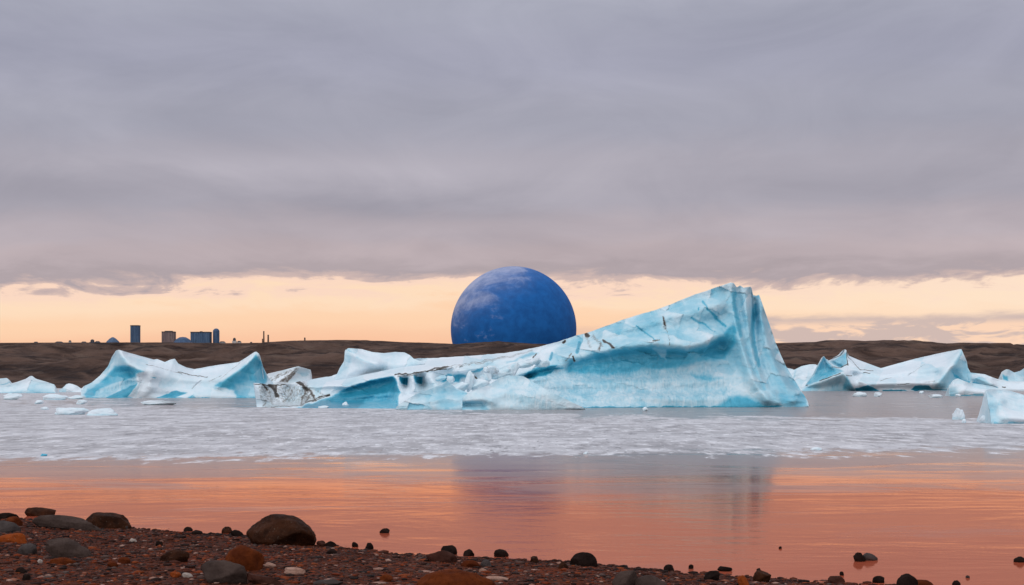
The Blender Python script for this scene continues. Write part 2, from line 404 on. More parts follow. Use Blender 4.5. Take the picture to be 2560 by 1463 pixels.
# ------------------------------------------------------------------ lumps (stones, floes, ice chunks)
def ico(sub):
    bm = bmesh.new(); bmesh.ops.create_icosphere(bm, subdivisions=sub, radius=1)
    V = np.array([v.co[:] for v in bm.verts]); Fc = np.array([[v.index for v in f.verts] for f in bm.faces]); bm.free(); return V, Fc
ICO = {k: ico(k) for k in (1, 2, 3, 4, 5)}
def n3(V, f, seed):
    return np.array([mnoise.noise((v[0] * f + seed * 3.1, v[1] * f - seed * 1.7, v[2] * f + seed * .9)) for v in V])
def lump(seed, sub=4, cuts=5, amp=.14, cutd=(.62, .9), fine=.03):
    rs = np.random.RandomState(seed); V, Fc = ICO[sub]; V = V.copy()
    for i in range(cuts):
        n = rs.normal(size=3); n /= np.linalg.norm(n); d = rs.uniform(*cutd)
        e = V @ n - d; e = np.where(e > 0, e, 0); V -= np.outer(e * .93, n)
    r = 1 + amp * n3(V, 1.3, seed) + amp * .5 * n3(V, 2.9, seed + 5) + fine * n3(V, 7., seed + 9)
    V *= r[:, None]
    V -= (V.max(0) + V.min(0)) / 2; V /= (V.max(0) - V.min(0)) / 2
    return V, Fc

def find_ground(px, py):
    d = wdepth(min(py, 2000))
    for _ in range(30):
        x = (px - 1280) / F * d; z = float(ground(x, d)); z = max(z, 0.)
        d = (H - z) * F / (py - HZ)
    return d, max(z, 0.)
def stone(name, cx, cy, w, h, roll, kind, label, cat='stone', group=None, cuts=7, seed=None, deep=.75, amp=.13, sub=4, sink=.55):
    seed = seed if seed is not None else int(cx * 7 + cy)
    rr = math.radians(roll)
    hh = math.hypot(w * math.sin(rr), h * math.cos(rr))                # boxed height after the roll
    d, z0 = find_ground(cx, cy + hh / 2)
    k = d / F
    V, Fc = lump(seed, sub, cuts, amp)
    dep = max(min(w, h * 2.2) * k * deep, h * k * .6)
    V = V * np.array([w * k / 2, dep / 2, h * k / 2 * (1 + sink)])
    c, s_ = math.cos(rr), math.sin(rr)
    Xr = V[:, 0] * c + V[:, 2] * s_; Zr = -V[:, 0] * s_ + V[:, 2] * c     # positive roll: right end lower
    V = np.stack([Xr, V[:, 1], Zr], -1)
    me = mesh_np(name, V, Fc)
    o = link(name, me, STONE[kind])
    o.location = ((cx - 1280) * k, d + dep * .28, H - (cy - HZ) * k - hh * k * sink * .5)
    return tag(o, label, cat, group)

exec_stones = [
 # name, cx, cy, w, h, roll, kind, label, extra
 ('boulder', 698, 1326, 176, 74, 6, 'brown', 'biggest dark brown boulder on the shore, domed, at the water edge', dict(cuts=3, amp=.10, sub=5, cutd=None)),
 ('boulder', 1138, 1460, 206, 66, 0, 'rust', 'large rounded rust brown boulder cut by the bottom of the picture', dict(cuts=2, sub=5)),
 ('boulder', 1460, 1399, 70, 34, 4, 'dark', 'smooth dark oval boulder standing out against the orange water', dict(cuts=2)),
 ('boulder', 2270, 1455, 56, 40, 0, 'dark', 'round dark boulder half cut off at the bottom edge beside a rusty slab', dict(cuts=2)),
 ('stone', 98, 1279, 78, 20, 8, 'brown', 'long low dark stone lying behind the grey cigar shaped rock', dict(cuts=4)),
 ('stone', 165, 1303, 180, 30, 9, 'grey', 'long low grey cigar shaped rock near the water', dict(cuts=4, sub=5)),
 ('stone', 268, 1302, 120, 36, 5, 'brown', 'blocky dark red brown rock touching the long grey rock at the waterline', dict(cuts=8)),
 ('pebble', 92, 1283, 18, 13, 0, 'white', 'small pale pointed pebble on top of the long grey rock', dict()),
 ('stone', 30, 1303, 46, 24, 6, 'rust', 'orange brown wedge of rock above the grey slab at the left edge', dict(cuts=7)),
 ('stone', 16, 1290, 56, 16, 4, 'dark', 'flat black rock at the waterline by the left edge', dict(cuts=6)),
 ('stone', 14, 1318, 66, 28, 8, 'slate', 'smooth slate grey stone cut off by the left edge', dict(cuts=3)),
 ('stone', 28, 1345, 76, 22, 0, 'orange', 'flat bright orange stone under the slate grey one at the left edge', dict(cuts=5)),
 ('stone', 169, 1365, 122, 38, 20, 'grey', 'smooth grey oblong stone lying tilted on the gravel', dict(cuts=2, sub=5)),
 ('stone', 64, 1374, 48, 27, -5, 'slate', 'low dark grey rock beside the tilted oblong stone', dict(cuts=6)),
 ('stone', 433, 1387, 80, 28, -14, 'brown', 'dark pointed rock with a raised tip in open gravel', dict(cuts=9)),
 ('stone', 607, 1394, 100, 60, 8, 'rust', 'round rust orange rock behind the grey triangular slab', dict(cuts=3)),
 ('stone', 556, 1430, 122, 54, 6, 'grey', 'broad grey triangular slab leaning on the round orange rock', dict(cuts=9)),
 ('stone', 658, 1446, 96, 18, 13, 'maroon', 'thin brown pointed shard at the foot of the grey triangular slab', dict(cuts=9)),
 ('stone', 567, 1324, 28, 17, 25, 'brown', 'small brown stone touching a black oval one near the biggest boulder', dict()),
 ('stone', 591, 1333, 34, 15, 18, 'dark', 'black oval stone just before the biggest boulder', dict(cuts=2)),
 ('stone', 802, 1359, 24, 14, 0, 'maroon', 'small reddish stone against the lower end of the biggest boulder', dict()),
 ('stone', 826, 1361, 27, 15, 0, 'dark', 'round black pebble beyond the reddish stone near the biggest boulder', dict()),
 ('stone', 829, 1379, 29, 13, 0, 'dark', 'angular black stone in front of the round black pebble', dict(cuts=8)),
 ('pebble', 468, 1438, 29, 11, 8, 'white', 'white oval pebble to the side of the grey triangular slab', dict()),
 ('pebble', 437, 1437, 29, 13, 0, 'orange', 'orange pebble next to the white oval one', dict()),
 ('stone', 736, 1427, 54, 15, 4, 'pale', 'flat pale pink stone near the brown shard', dict(cuts=7)),
 ('pebble', 675, 1413, 30, 12, 4, 'pale', 'small peach coloured pebble beside the round orange rock', dict()),
 ('stone', 51, 1426, 30, 15, 0, 'dark', 'black angular stone in orange gravel at the lower left', dict(cuts=7)),
 ('pebble', 64, 1443, 22, 15, 10, 'dark', 'black pebble below the angular black stone, lower left', dict()),
 ('pebble', 99, 1403, 13, 10, 0, 'white', 'tiny white pebble by the rusty shard, under the oblong stone', dict()),
 ('stone', 153, 1403, 66, 17, -4, 'rust', 'long rusty shard below the tilted oblong stone', dict(cuts=9)),
 ('stone', 309, 1401, 32, 15, 0, 'rust', 'rust red stone, upper of the two beside the dark pointed rock', dict(cuts=7)),
 ('stone', 280, 1410, 27, 15, 0, 'rust', 'rust red stone, lower of the two beside the dark pointed rock', dict(cuts=7)),
 ('stone', 815, 1455, 86, 11, -4, 'slate', 'thin grey bar shaped stone lying along the bottom edge', dict(cuts=8)),
 ('pebble', 332, 1351, 18, 9, 10, 'white', 'pale pebble alone on the gravel below the blocky red brown rock', dict()),
 ('stone', 397, 1359, 18, 13, 0, 'dark', 'black pebble in mid gravel above the dark pointed rock', dict()),
 ('stone', 314, 1316, 20, 15, 0, 'slate', 'small grey stone leaning on the blocky red brown rock', dict(cuts=8)),
 ('stone', 469, 1323, 24, 11, 0, 'dark', 'dark stone at the waterline, farther of a close pair', dict()),
 ('stone', 492, 1331, 27, 10, 4, 'dark', 'dark flat stone at the waterline, nearer of a close pair', dict()),
 ('stone', 961, 1327, 25, 12, 4, 'dark', 'lone small dark stone standing in water beyond the shore pebbles', dict()),
 ('stone', 887, 1361, 16, 13, -20, 'dark', 'tilted black pebble on the water edge, smaller of two neighbours', dict()),
 ('stone', 922, 1366, 23, 17, 0, 'dark', 'lumpy black stone on the water edge, larger of two neighbours', dict()),
 ('stone', 1103, 1389, 78, 28, 14, 'maroon', 'brown oblong stone with a smooth black stone behind it', dict(cuts=4)),
 ('stone', 1122, 1375, 42, 24, 10, 'dark', 'smooth black stone perched behind the brown oblong one', dict(cuts=2)),
 ('stone', 1172, 1382, 28, 17, 10, 'dark', 'dark stone at the waterline beside the smooth black one', dict()),
 ('stone', 1253, 1383, 38, 19, 4, 'dark', 'wide black stone at the waterline, the most isolated of the row', dict(cuts=4)),
 ('stone', 1337, 1399, 24, 16, 0, 'brown', 'small dark brown stone on the waterline before the smooth oval boulder', dict()),
 ('pebble', 1243, 1446, 58, 10, 2, 'pale', 'pale bone like stone beside the large rust boulder', dict(cuts=5)),
 ('pebble', 1207, 1426, 20, 9, 6, 'pale', 'pale pinkish pebble above the bone like stone', dict()),
 ('stone', 1562, 1445, 58, 52, 34, 'grey', 'tan grey tilted slab with a flat end at the bottom edge', dict(cuts=9)),
 ('stone', 1628, 1457, 90, 34, 10, 'grey', 'low grey slab lying against the tilted tan slab', dict(cuts=6)),
 ('stone', 965, 1445, 34, 18, 0, 'rust', 'rust orange stone left of the large rust boulder', dict()),
 ('stone', 1176, 1409, 50, 17, 5, 'rust', 'flat rusty stone beside the blue grey pebble', dict(cuts=7)),
 ('pebble', 1216, 1408, 30, 17, 10, 'slate', 'blue grey pebble between the rusty flat stone and the wide black stone', dict()),
 ('stone', 1673, 1420, 27, 16, 0, 'dark', 'round black stone on the waterline beyond the grey slabs', dict()),
 ('stone', 1408, 1413, 24, 17, 0, 'brown', 'dark lump of rock right beside the smooth oval boulder', dict()),
 ('stone', 2150, 1393, 32, 22, 6, 'dark', 'black end stone of the pair standing out in orange water', dict(cuts=6)),
 ('stone', 2174, 1392, 44, 17, 12, 'slate', 'grey stone lying against the black one out in the orange water', dict(cuts=3)),
 ('stone', 2552, 1399, 30, 14, 0, 'dark', 'black stone in the water at the right edge', dict(cuts=8)),
 ('pebble', 2105, 1434, 11, 10, 0, 'dark', 'single round black pebble in the water off the gravel point', dict()),
 ('pebble', 1951, 1369, 8, 6, 0, 'dark', 'tiny black pebble far out in the water, alone', dict()),
 ('stone', 1813, 1422, 38, 13, -4, 'dark', 'flat dark stone on the waterline behind the angular black rock', dict()),
 ('stone', 1781, 1440, 46, 24, -10, 'dark', 'angular black rock next to the orange shard', dict(cuts=8)),
 ('stone', 1906, 1441, 44, 26, 14, 'brown', 'dark brown rock on the other side of the orange shard', dict(cuts=6)),
 ('stone', 1860, 1453, 26, 28, -20, 'orange', 'upright bright orange shard at the bottom edge', dict(cuts=9)),
 ('stone', 2198, 1449, 31, 17, 0, 'dark', 'dark stone on the gravel point just before the round boulder', dict()),
 ('stone', 2306, 1459, 66, 18, 4, 'rust', 'rusty low slab beside the round dark boulder at the bottom edge', dict(cuts=6)),
 ('stone', 2392, 1459, 22, 16, 0, 'dark', 'small black stone past the rusty slab at the bottom edge', dict()),
 ('pebble', 2420, 1442, 11, 7, 0, 'slate', 'small grey pebble in the water past the rusty slab', dict()),
 ('stone', 2092, 1449, 44, 17, 2, 'maroon', 'low brown stone on the gravel point', dict()),
 ('pebble', 1897, 1425, 11, 9, 0, 'dark', 'tiny upright black pebble above the dark brown rock', dict()),
 ('pebble', 1728, 1417, 13, 11, 0, 'dark', 'small pointed black pebble on the waterline above the angular rock', dict(cuts=8)),
]
for (nm, cx, cy, w, h, roll, kind, label, ex) in exec_stones:
    ex = {k_: v_ for k_, v_ in ex.items() if k_ != 'cutd'}
    stone(nm, cx, cy, w, h, roll, kind, label, nm, 'stones lying along the shore', **ex)

# gravel: thousands of chips, one sheet of stuff
rs = np.random.RandomState(5)
protos = [lump(900 + i, 1, 4, .15, (.5, .8), .02) for i in range(14)]
m_grav, t, out = material('mixed_gravel')
gi = t.attr('tone'); pos = t.n('ShaderNodeTexCoord').outputs['Object']; b_ = t.noise(pos, 40., 4, .6)
c = t.ramp(gi, [(0., (.010, .006, .005)), (.30, (.034, .009, .005)), (.50, (.105, .026, .012)), (.64, (.075, .040, .032)), (.70, (.09, .062, .055)), (.76, (.14, .022, .006)), (.94, (.20, .042, .010)), (.985, (.34, .20, .16))])
c = t.mix(t.mr(b_, .5, .7, 0., .5), c, (.02, .012, .01))
princ(t, out, c, .7, t.bump(b_, .4, .01), .1)
NG = 26000
Vs, Fs, As = [], [], []; off = 0; cnt = 0
while cnt < NG:
    x = rs.uniform(-9.5, 6.5); y = rs.uniform(10.8, 22.8)
    e = float(np.interp(x, shx, shy)); d = e - y
    if d < -.5 or abs(x) > y * .40: continue
    if d < 0 and rs.rand() > .25 * math.exp(d * 5): continue
    r = min(.004 + rs.exponential(.0075), .042)
    if -.1 < d < .35 and rs.rand() < .35: r = min(r * 1.9, .040)
    Vp, Fp = protos[rs.randint(14)]
    a = rs.uniform(0, 6.28); ca, sa = math.cos(a), math.sin(a)
    sx, sy, sz = r * rs.uniform(.9, 1.7), r * rs.uniform(.7, 1.2), r * rs.uniform(.28, .6)
    P = Vp * (sx, sy, sz); P = np.stack([P[:, 0] * ca - P[:, 1] * sa, P[:, 0] * sa + P[:, 1] * ca, P[:, 2]], -1)
    g0 = max(float(ground(x, y)), -.01)
    Vs.append(P + (x, y, g0 + sz * .3)); Fs.append(Fp + off); off += len(P)
    tone = rs.rand() if d > .3 else rs.rand() * .62
    As.append(np.full(len(P), tone)); cnt += 1
tag(link('gravel', mesh_np('gravel', np.concatenate(Vs), np.concatenate(Fs), True, {'tone': np.concatenate(As)}), m_grav),
    'mixed dark, grey and rusty gravel covering the shore', 'gravel', kind='stuff')

# ------------------------------------------------------------------ icebergs
def blend(lines, q, e=5., p=2.6, ys=1.3):
    """Depth at every point from the traced lines, each weighted by its distance."""
    num = np.zeros(len(q)); den = np.zeros(len(q)); qx, qy = q[:, 0], q[:, 1] * ys
    for pl in lines:
        bd = np.full(len(q), 1e9); bv = np.zeros(len(q))
        for A, B in zip(pl[:-1], pl[1:]):
            ax, ay, av = A[0], A[1] * ys, A[2]; dx_, dy_ = B[0] - ax, B[1] * ys - ay
            t_ = np.clip(((qx - ax) * dx_ + (qy - ay) * dy_) / (dx_ * dx_ + dy_ * dy_ + 1e-9), 0, 1)
            d_ = (qx - ax - t_ * dx_) ** 2 + (qy - ay - t_ * dy_) ** 2
            m_ = d_ < bd; bd = np.where(m_, d_, bd); bv = np.where(m_, av + (B[2] - av) * t_, bv)
        w_ = (bd + e * e) ** (-p / 2); num += w_ * bv; den += w_
    return num / den
def smooth2(a, rx, ry):
    for ax, r in ((1, rx), (0, ry)):
        r = int(round(r))
        if r < 1: continue
        for _ in range(2):
            pad = [(0, 0), (0, 0)]; pad[ax] = (r, r); c = np.cumsum(np.pad(a, pad, mode='edge'), ax)
            z_ = np.zeros_like(np.take(c, [0], ax)); c = np.concatenate([z_, c], ax); n = a.shape[ax]
            a = (np.take(c, range(2 * r + 1, 2 * r + 1 + n), ax) - np.take(c, range(0, n), ax)) / (2 * r + 1)
    return a
def facets(x, y, seed):
    # piecewise flat chips: the lowest of the tilted planes of the neighbouring cells
    xi = np.floor(x).astype(np.int64); yi = np.floor(y).astype(np.int64)
    def h(a, b, k_):
        n = (a * 374761393 + b * 668265263 + (seed * 31 + k_) * 974634777) & 0xffffffff
        n = ((n ^ (n >> 13)) * 1274126177) & 0xffffffff
        return ((n ^ (n >> 16)) & 0xffff) / 65535.0
    out = np.full(x.shape, 1e9)
    for i in (-1, 0, 1):
        for j in (-1, 0, 1):
            a, b = xi + i, yi + j
            cx_, cy_ = a + h(a, b, 1), b + h(a, b, 2)
            out = np.minimum(out, h(a, b, 3) * .5 + (h(a, b, 4) - .5) * 1.5 * (x - cx_) + (h(a, b, 5) - .5) * 1.5 * (y - cy_))
    return out
def apply_ops(px, py, ops, base, warp, seed):
    gv = np.zeros(px.shape); b = np.full(px.shape, float(base)); dt = np.zeros(px.shape); stk = np.zeros(px.shape)
    wx_ = px + warp * fbm(px / 16, py / 16, 4, seed + 3) * 2; wy_ = py + warp * fbm(px / 16 + 9, py / 16, 4, seed + 8) * 2
    for op in ops:
        k, pts, val, w = op[:4]
        if k == 'P': mk = sstep(-w, w, polysd(wx_, wy_, pts)); b = b + (val - b) * mk
        elif k == 'L': mk = 1 - sstep(w * .3, w * 1.3, segdist(wx_, wy_, pts)); b = b + (val - b) * mk; gv = np.maximum(gv, mk * (w <= 6) * (val > .58))
        elif k == 'D': mk = 1 - sstep(w * .2, w * 1.5, segdist(wx_, wy_, pts)); dt = np.maximum(dt, val * mk); gv = np.maximum(gv, mk * (w < 1.4))
        elif k == 'DP': mk = sstep(-w, w, polysd(wx_, wy_, pts)); dt = np.maximum(dt, val * mk)
        elif k == 'S': mk = sstep(-w, w, polysd(wx_, wy_, pts)); stk = np.maximum(stk, val * mk)
    return b, dt, stk, gv
def relief(name, top, bot, ctrl=(), nx=200, ny=60, nb=14, back=6., ops=(), base=.12, warp=3., parent=None, seed=1, float_d=None,
           rough=.25, ragged=.6, facet=1., back_clip=False, lean=None, step=14., cs=7.):
    """A berg: its visible side is a surface of measured depth between waterline and crest, its far side falls back to the water."""
    x0, x1 = top[0][0], top[-1][0]
    xs = np.linspace(x0, x1, nx)
    yt = np.interp(xs, [p[0] for p in top], [p[1] for p in top]); yb = np.interp(xs, [p[0] for p in bot], [p[1] for p in bot])
    yt = yt + fbm(xs / 14, xs * 0 + seed, 4, seed) * ragged
    yt = np.minimum(yt, yb - .3)
    D = np.full(nx, float_d) if float_d else wdepth(yb)
    D0 = float(np.median(D)); k = D0 / F
    tt = np.linspace(0, 1, ny + 1)
    PX = np.repeat(xs[None], ny + 1, 0); PY = yb[None] + (yt - yb)[None] * tt[:, None]
    ii = np.linspace(0, nx - 1, 24).astype(int)
    lines = [[(xs[i], yb[i], D[i] - D0) for i in ii]] + [list(pl) for pl in ctrl]
    q = np.stack([PX.ravel(), PY.ravel()], -1)
    off = blend(lines, q, cs).reshape(PX.shape)
    pxs = (x1 - x0) / nx
    off = smooth2(off, 2.2 / pxs, 2.2 / max(.2, float(np.median(yb - yt)) / ny))
    off = off - (off[0] - (D - D0))[None] * (1 - sstep(0, .25, tt))[:, None]
    fadeb = np.clip(tt * 6, 0, 1)[:, None]
    n_ = fbm(PX / 40, PY / 30, 5, seed + 40) * 1.6 + fbm(PX / 9, PY / 9, 3, seed + 60) * .35
    bl, dt, stk, gv = apply_ops(PX, PY, ops, base, warp, seed)
    wxx = PX + 6 * fbm(PX / 20, PY / 20, 3, seed + 90); wyy = PY + 6 * fbm(PX / 20 + 7, PY / 20, 3, seed + 95)
    fc = facets((wxx + wyy * .4) / 46, (wyy - wxx * .25) / 30, seed) + .35 * facets((wxx - wyy * .5) / 19, (wyy + wxx * .2) / 14, seed + 7)
    dep = D0 + off + ((n_ * .6 + fc * .85 * facet * (1 - .75 * stk)) * rough * fadeb + gv * .10 * fadeb) * k / .036
    bl = np.clip(bl + (fc - fc.mean()) * .20 * facet * (1 - .6 * stk) * (1 - sstep(.6, .9, bl)), 0, 1)
    if lean: PX = PX + lean(PX, PY)
    fx = (PX - 1280) / F * dep; fz = H - (PY - HZ) / F * dep; fy = dep
    if not float_d: fz[0] = 0.
    # skirt under the water, then crest to the far side
    low = -1.2 if not float_d else fz[0].min() - 1.5
    sx, sy, sz_ = fx[:1], fy[:1] + .3, np.full_like(fz[:1], 0) + (low if not float_d else 0)
    if float_d: sz_ = fz[:1] - 1.5
    bs = np.linspace(0, 1, nb + 1)[1:, None]
    bk = np.interp(xs, [p[0] for p in back], [p[1] for p in back]) if isinstance(back, (list, tuple)) else np.full(nx, back)
    bk = bk * np.clip(np.minimum(np.arange(nx), nx - 1 - np.arange(nx)) / (nx * .06) + .15, 0, 1)
    bk = np.maximum(bk, .45 * np.abs(fz[-1] - fz[0]) + 1.2 * k / .036)
    fy = np.minimum(fy, fy[-1:] + (0 if not float_d else 9)) if back_clip else fy
    bx_ = fx[-1][None] * (1 + 0 * bs); by_ = fy[-1][None] + bk[None] * bs + .25 * np.abs(fbm(bx_, bs * 4 + 0 * bx_, 3, seed)) * k / .036
    bz_ = fz[-1][None] + (low - fz[-1][None]) * (bs ** 1.5)
    V = np.stack([np.concatenate([sx, fx, bx_]), np.concatenate([sy, fy, by_]), np.concatenate([sz_, fz, bz_])], -1)
    R = V.shape[0]
    A = {}
    for nm, a in (('blue', bl), ('dirt', dt), ('streak', stk)):
        A[nm] = np.concatenate([a[:1], a, np.repeat(a[-1:], nb, 0)]).ravel()
    Fq = gridfaces(R, nx)
    # close the two ends
    V = V.reshape(-1, 3); n0 = len(V); c0 = np.arange(R) * nx; c1 = c0 + nx - 1
    for nm in A: A[nm] = np.concatenate([A[nm], A[nm][c0], A[nm][c1]])
    V = np.concatenate([V, V[c0], V[c1]]); idx = np.stack([n0 + np.arange(R), n0 + R + np.arange(R)], 1); caps = []
    for col, flip in ((0, True), (1, False)):
        a, b = 0, R - 1
        while b - a >= 3:
            q_ = [idx[a, col], idx[a + 1, col], idx[b - 1, col], idx[b, col]]
            caps.append(q_[::-1] if flip else q_); a += 1; b -= 1
    Fq = np.concatenate([Fq, np.array(caps)])
    root = np.array([(x0 + x1) / 2, 0, 0]); root = Vector(((.5 * (x0 + x1) - 1280) / F * D0, D0, 0))
    if parent is None:
        V = V - np.array(root); o = link(name, mesh_np(name, V, Fq, True, A), ice(k)); o.location = root
    else:
        V = V - np.array(parent.location); o = link(name, mesh_np(name, V, Fq, True, A), ice(k), parent)
    return o

# --- the great berg
main_top = [(633, 957), (687, 962), (720, 960), (745, 954), (775, 949), (829, 940), (860, 930), (900, 922), (1000, 906), (1033, 897), (1092, 895), (1167, 890), (1261, 883), (1295, 878), (1346, 867),
            (1390, 856), (1440, 839), (1469, 832), (1570, 795), (1646, 773), (1736, 737), (1786, 720), (1826, 707), (1834, 708), (1842, 719), (1850, 714), (1859, 720), (1876, 716), (1880, 722), (1882, 737),
            (1890, 739), (1898, 737), (1916, 788), (1940, 859), (1965, 916), (1992, 960), (2014, 994), (2020, 1004), (2022, 1014)]
main_bot = [(633, 1018), (736, 1020), (990, 1021.5), (1160, 1022.5), (1280, 1021), (1685, 1018.5), (1850, 1018.5), (1955, 1018.2), (2022, 1017.6)]
main_ctrl = [
 # cliff edge of the snow plateau
 [(633, 957, 15), (687, 962, 14), (745, 958, 12), (790, 968, 11), (822, 964, 10.5), (870, 966, 9.5), (924, 951, 8.5), (988, 938, 6.5), (1049, 931, 6), (1116, 918, 7), (1194, 908, 8), (1295, 894, 9), (1346, 875, 11.5), (1400, 856, 13.5)],
 # back edge of the plateau
 [(775, 950, 30), (829, 941, 34), (900, 923, 36), (1000, 907, 36), (1092, 896, 34), (1167, 891, 31), (1261, 884, 26), (1330, 871, 18)],
 # nose, flutes
 [(650, 985, 14), (655, 1005, 14.2)], [(665, 970, 15.5), (668, 1000, 15)], [(690, 972, 12.6), (700, 1008, 12)], [(715, 970, 13.6), (725, 1000, 13)], [(750, 970, 11), (742, 1000, 11)], [(770, 985, 11.6), (775, 1005, 11.5)],
 # teal undercut
 [(800, 990, 11), (850, 981, 10.8), (905, 970, 10), (960, 957, 8.8), (980, 953, 8.4)], [(830, 1003, 9.6), (900, 1000, 8.6), (970, 998, 7.2)],
 # fluted pillar beside it
 [(992, 948, 5.5), (1000, 975, 5.0), (996, 1005, 4.4)], [(1015, 950, 8.5), (1013, 962, 8.5)], [(1030, 945, 5), (1035, 975, 4.8)], [(1052, 945, 8.5), (1055, 957, 8.5)], [(1075, 945, 5), (1090, 965, 4)],
 # rubble zone pockets and ledges
 [(1105, 948, 8), (1160, 942, 8.6)], [(1150, 928, 6), (1200, 922, 6.4)], [(1180, 930, 9), (1210, 924, 9)], [(1250, 918, 7), (1285, 906, 7.4), (1330, 895, 8)], [(1270, 940, 4.5), (1330, 933, 5), (1400, 915, 6.3)],
 [(1315, 943, 8.6), (1345, 930, 8.8), (1390, 920, 8.6)], [(1300, 955, 3.6), (1360, 948, 4.4)],
 # lip of the upper slab and the recess under it
 [(1400, 900, 7.4), (1449, 894, 7), (1496, 880, 6), (1570, 867, 4.8), (1634, 861, 4.3), (1719, 868, 4), (1752, 861, 4.5), (1793, 842, 6), (1822, 820, 8.2)],
 [(1430, 914, 8.0), (1496, 900, 7.4), (1570, 888, 7.0), (1634, 884, 6.8), (1719, 890, 6.6), (1760, 886, 7.0), (1800, 866, 8.8)],
 [(1480, 930, 7.0), (1570, 925, 6.8), (1660, 920, 6.7), (1740, 920, 6.6), (1800, 905, 7.6)],
 [(1350, 970, 3.6), (1450, 970, 4.8), (1570, 970, 5.2), (1700, 970, 5.4), (1800, 965, 5.8)],
 [(1330, 1000, 1.3), (1450, 1003, 2.2), (1570, 1003, 3), (1700, 1003, 3.6), (1820, 1003, 4)],
 # crest
 [(1440, 840, 13), (1570, 796, 11), (1736, 738, 10.2), (1828, 708, 9.6)],
 [(1520, 840, 8.5), (1600, 820, 7.8), (1720, 790, 7.5), (1800, 765, 8.2)],
 # right hand pillars
 [(1830, 712, 9.4), (1834, 768, 8.4), (1850, 842, 6.6), (1868, 900, 5.2), (1886, 950, 3.8), (1920, 1000, 2.8)],
 [(1843, 726, 12), (1848, 790, 10.4), (1862, 850, 8.8), (1880, 915, 7.4), (1906, 970, 5.6)],
 [(1859, 724, 11.4), (1867, 781, 9.0), (1880, 869, 7.2), (1902, 950, 5.2), (1945, 1005, 3.6)],
 [(1884, 745, 17), (1886, 800, 15), (1886, 850, 12.6), (1900, 910, 10.2), (1925, 965, 7.6)],
 [(1898, 742, 15), (1905, 800, 12.6), (1915, 860, 10.8), (1940, 935, 8.4), (1960, 975, 6.5)],
 [(1916, 792, 19), (1940, 862, 18), (1965, 918, 16), (1992, 962, 13), (2014, 994, 10)],
 [(1950, 984, 6), (1985, 984, 6.4), (2010, 986, 7)], [(1950, 1000, 4.5), (1985, 1002, 4.6), (2012, 1004, 6)],
]
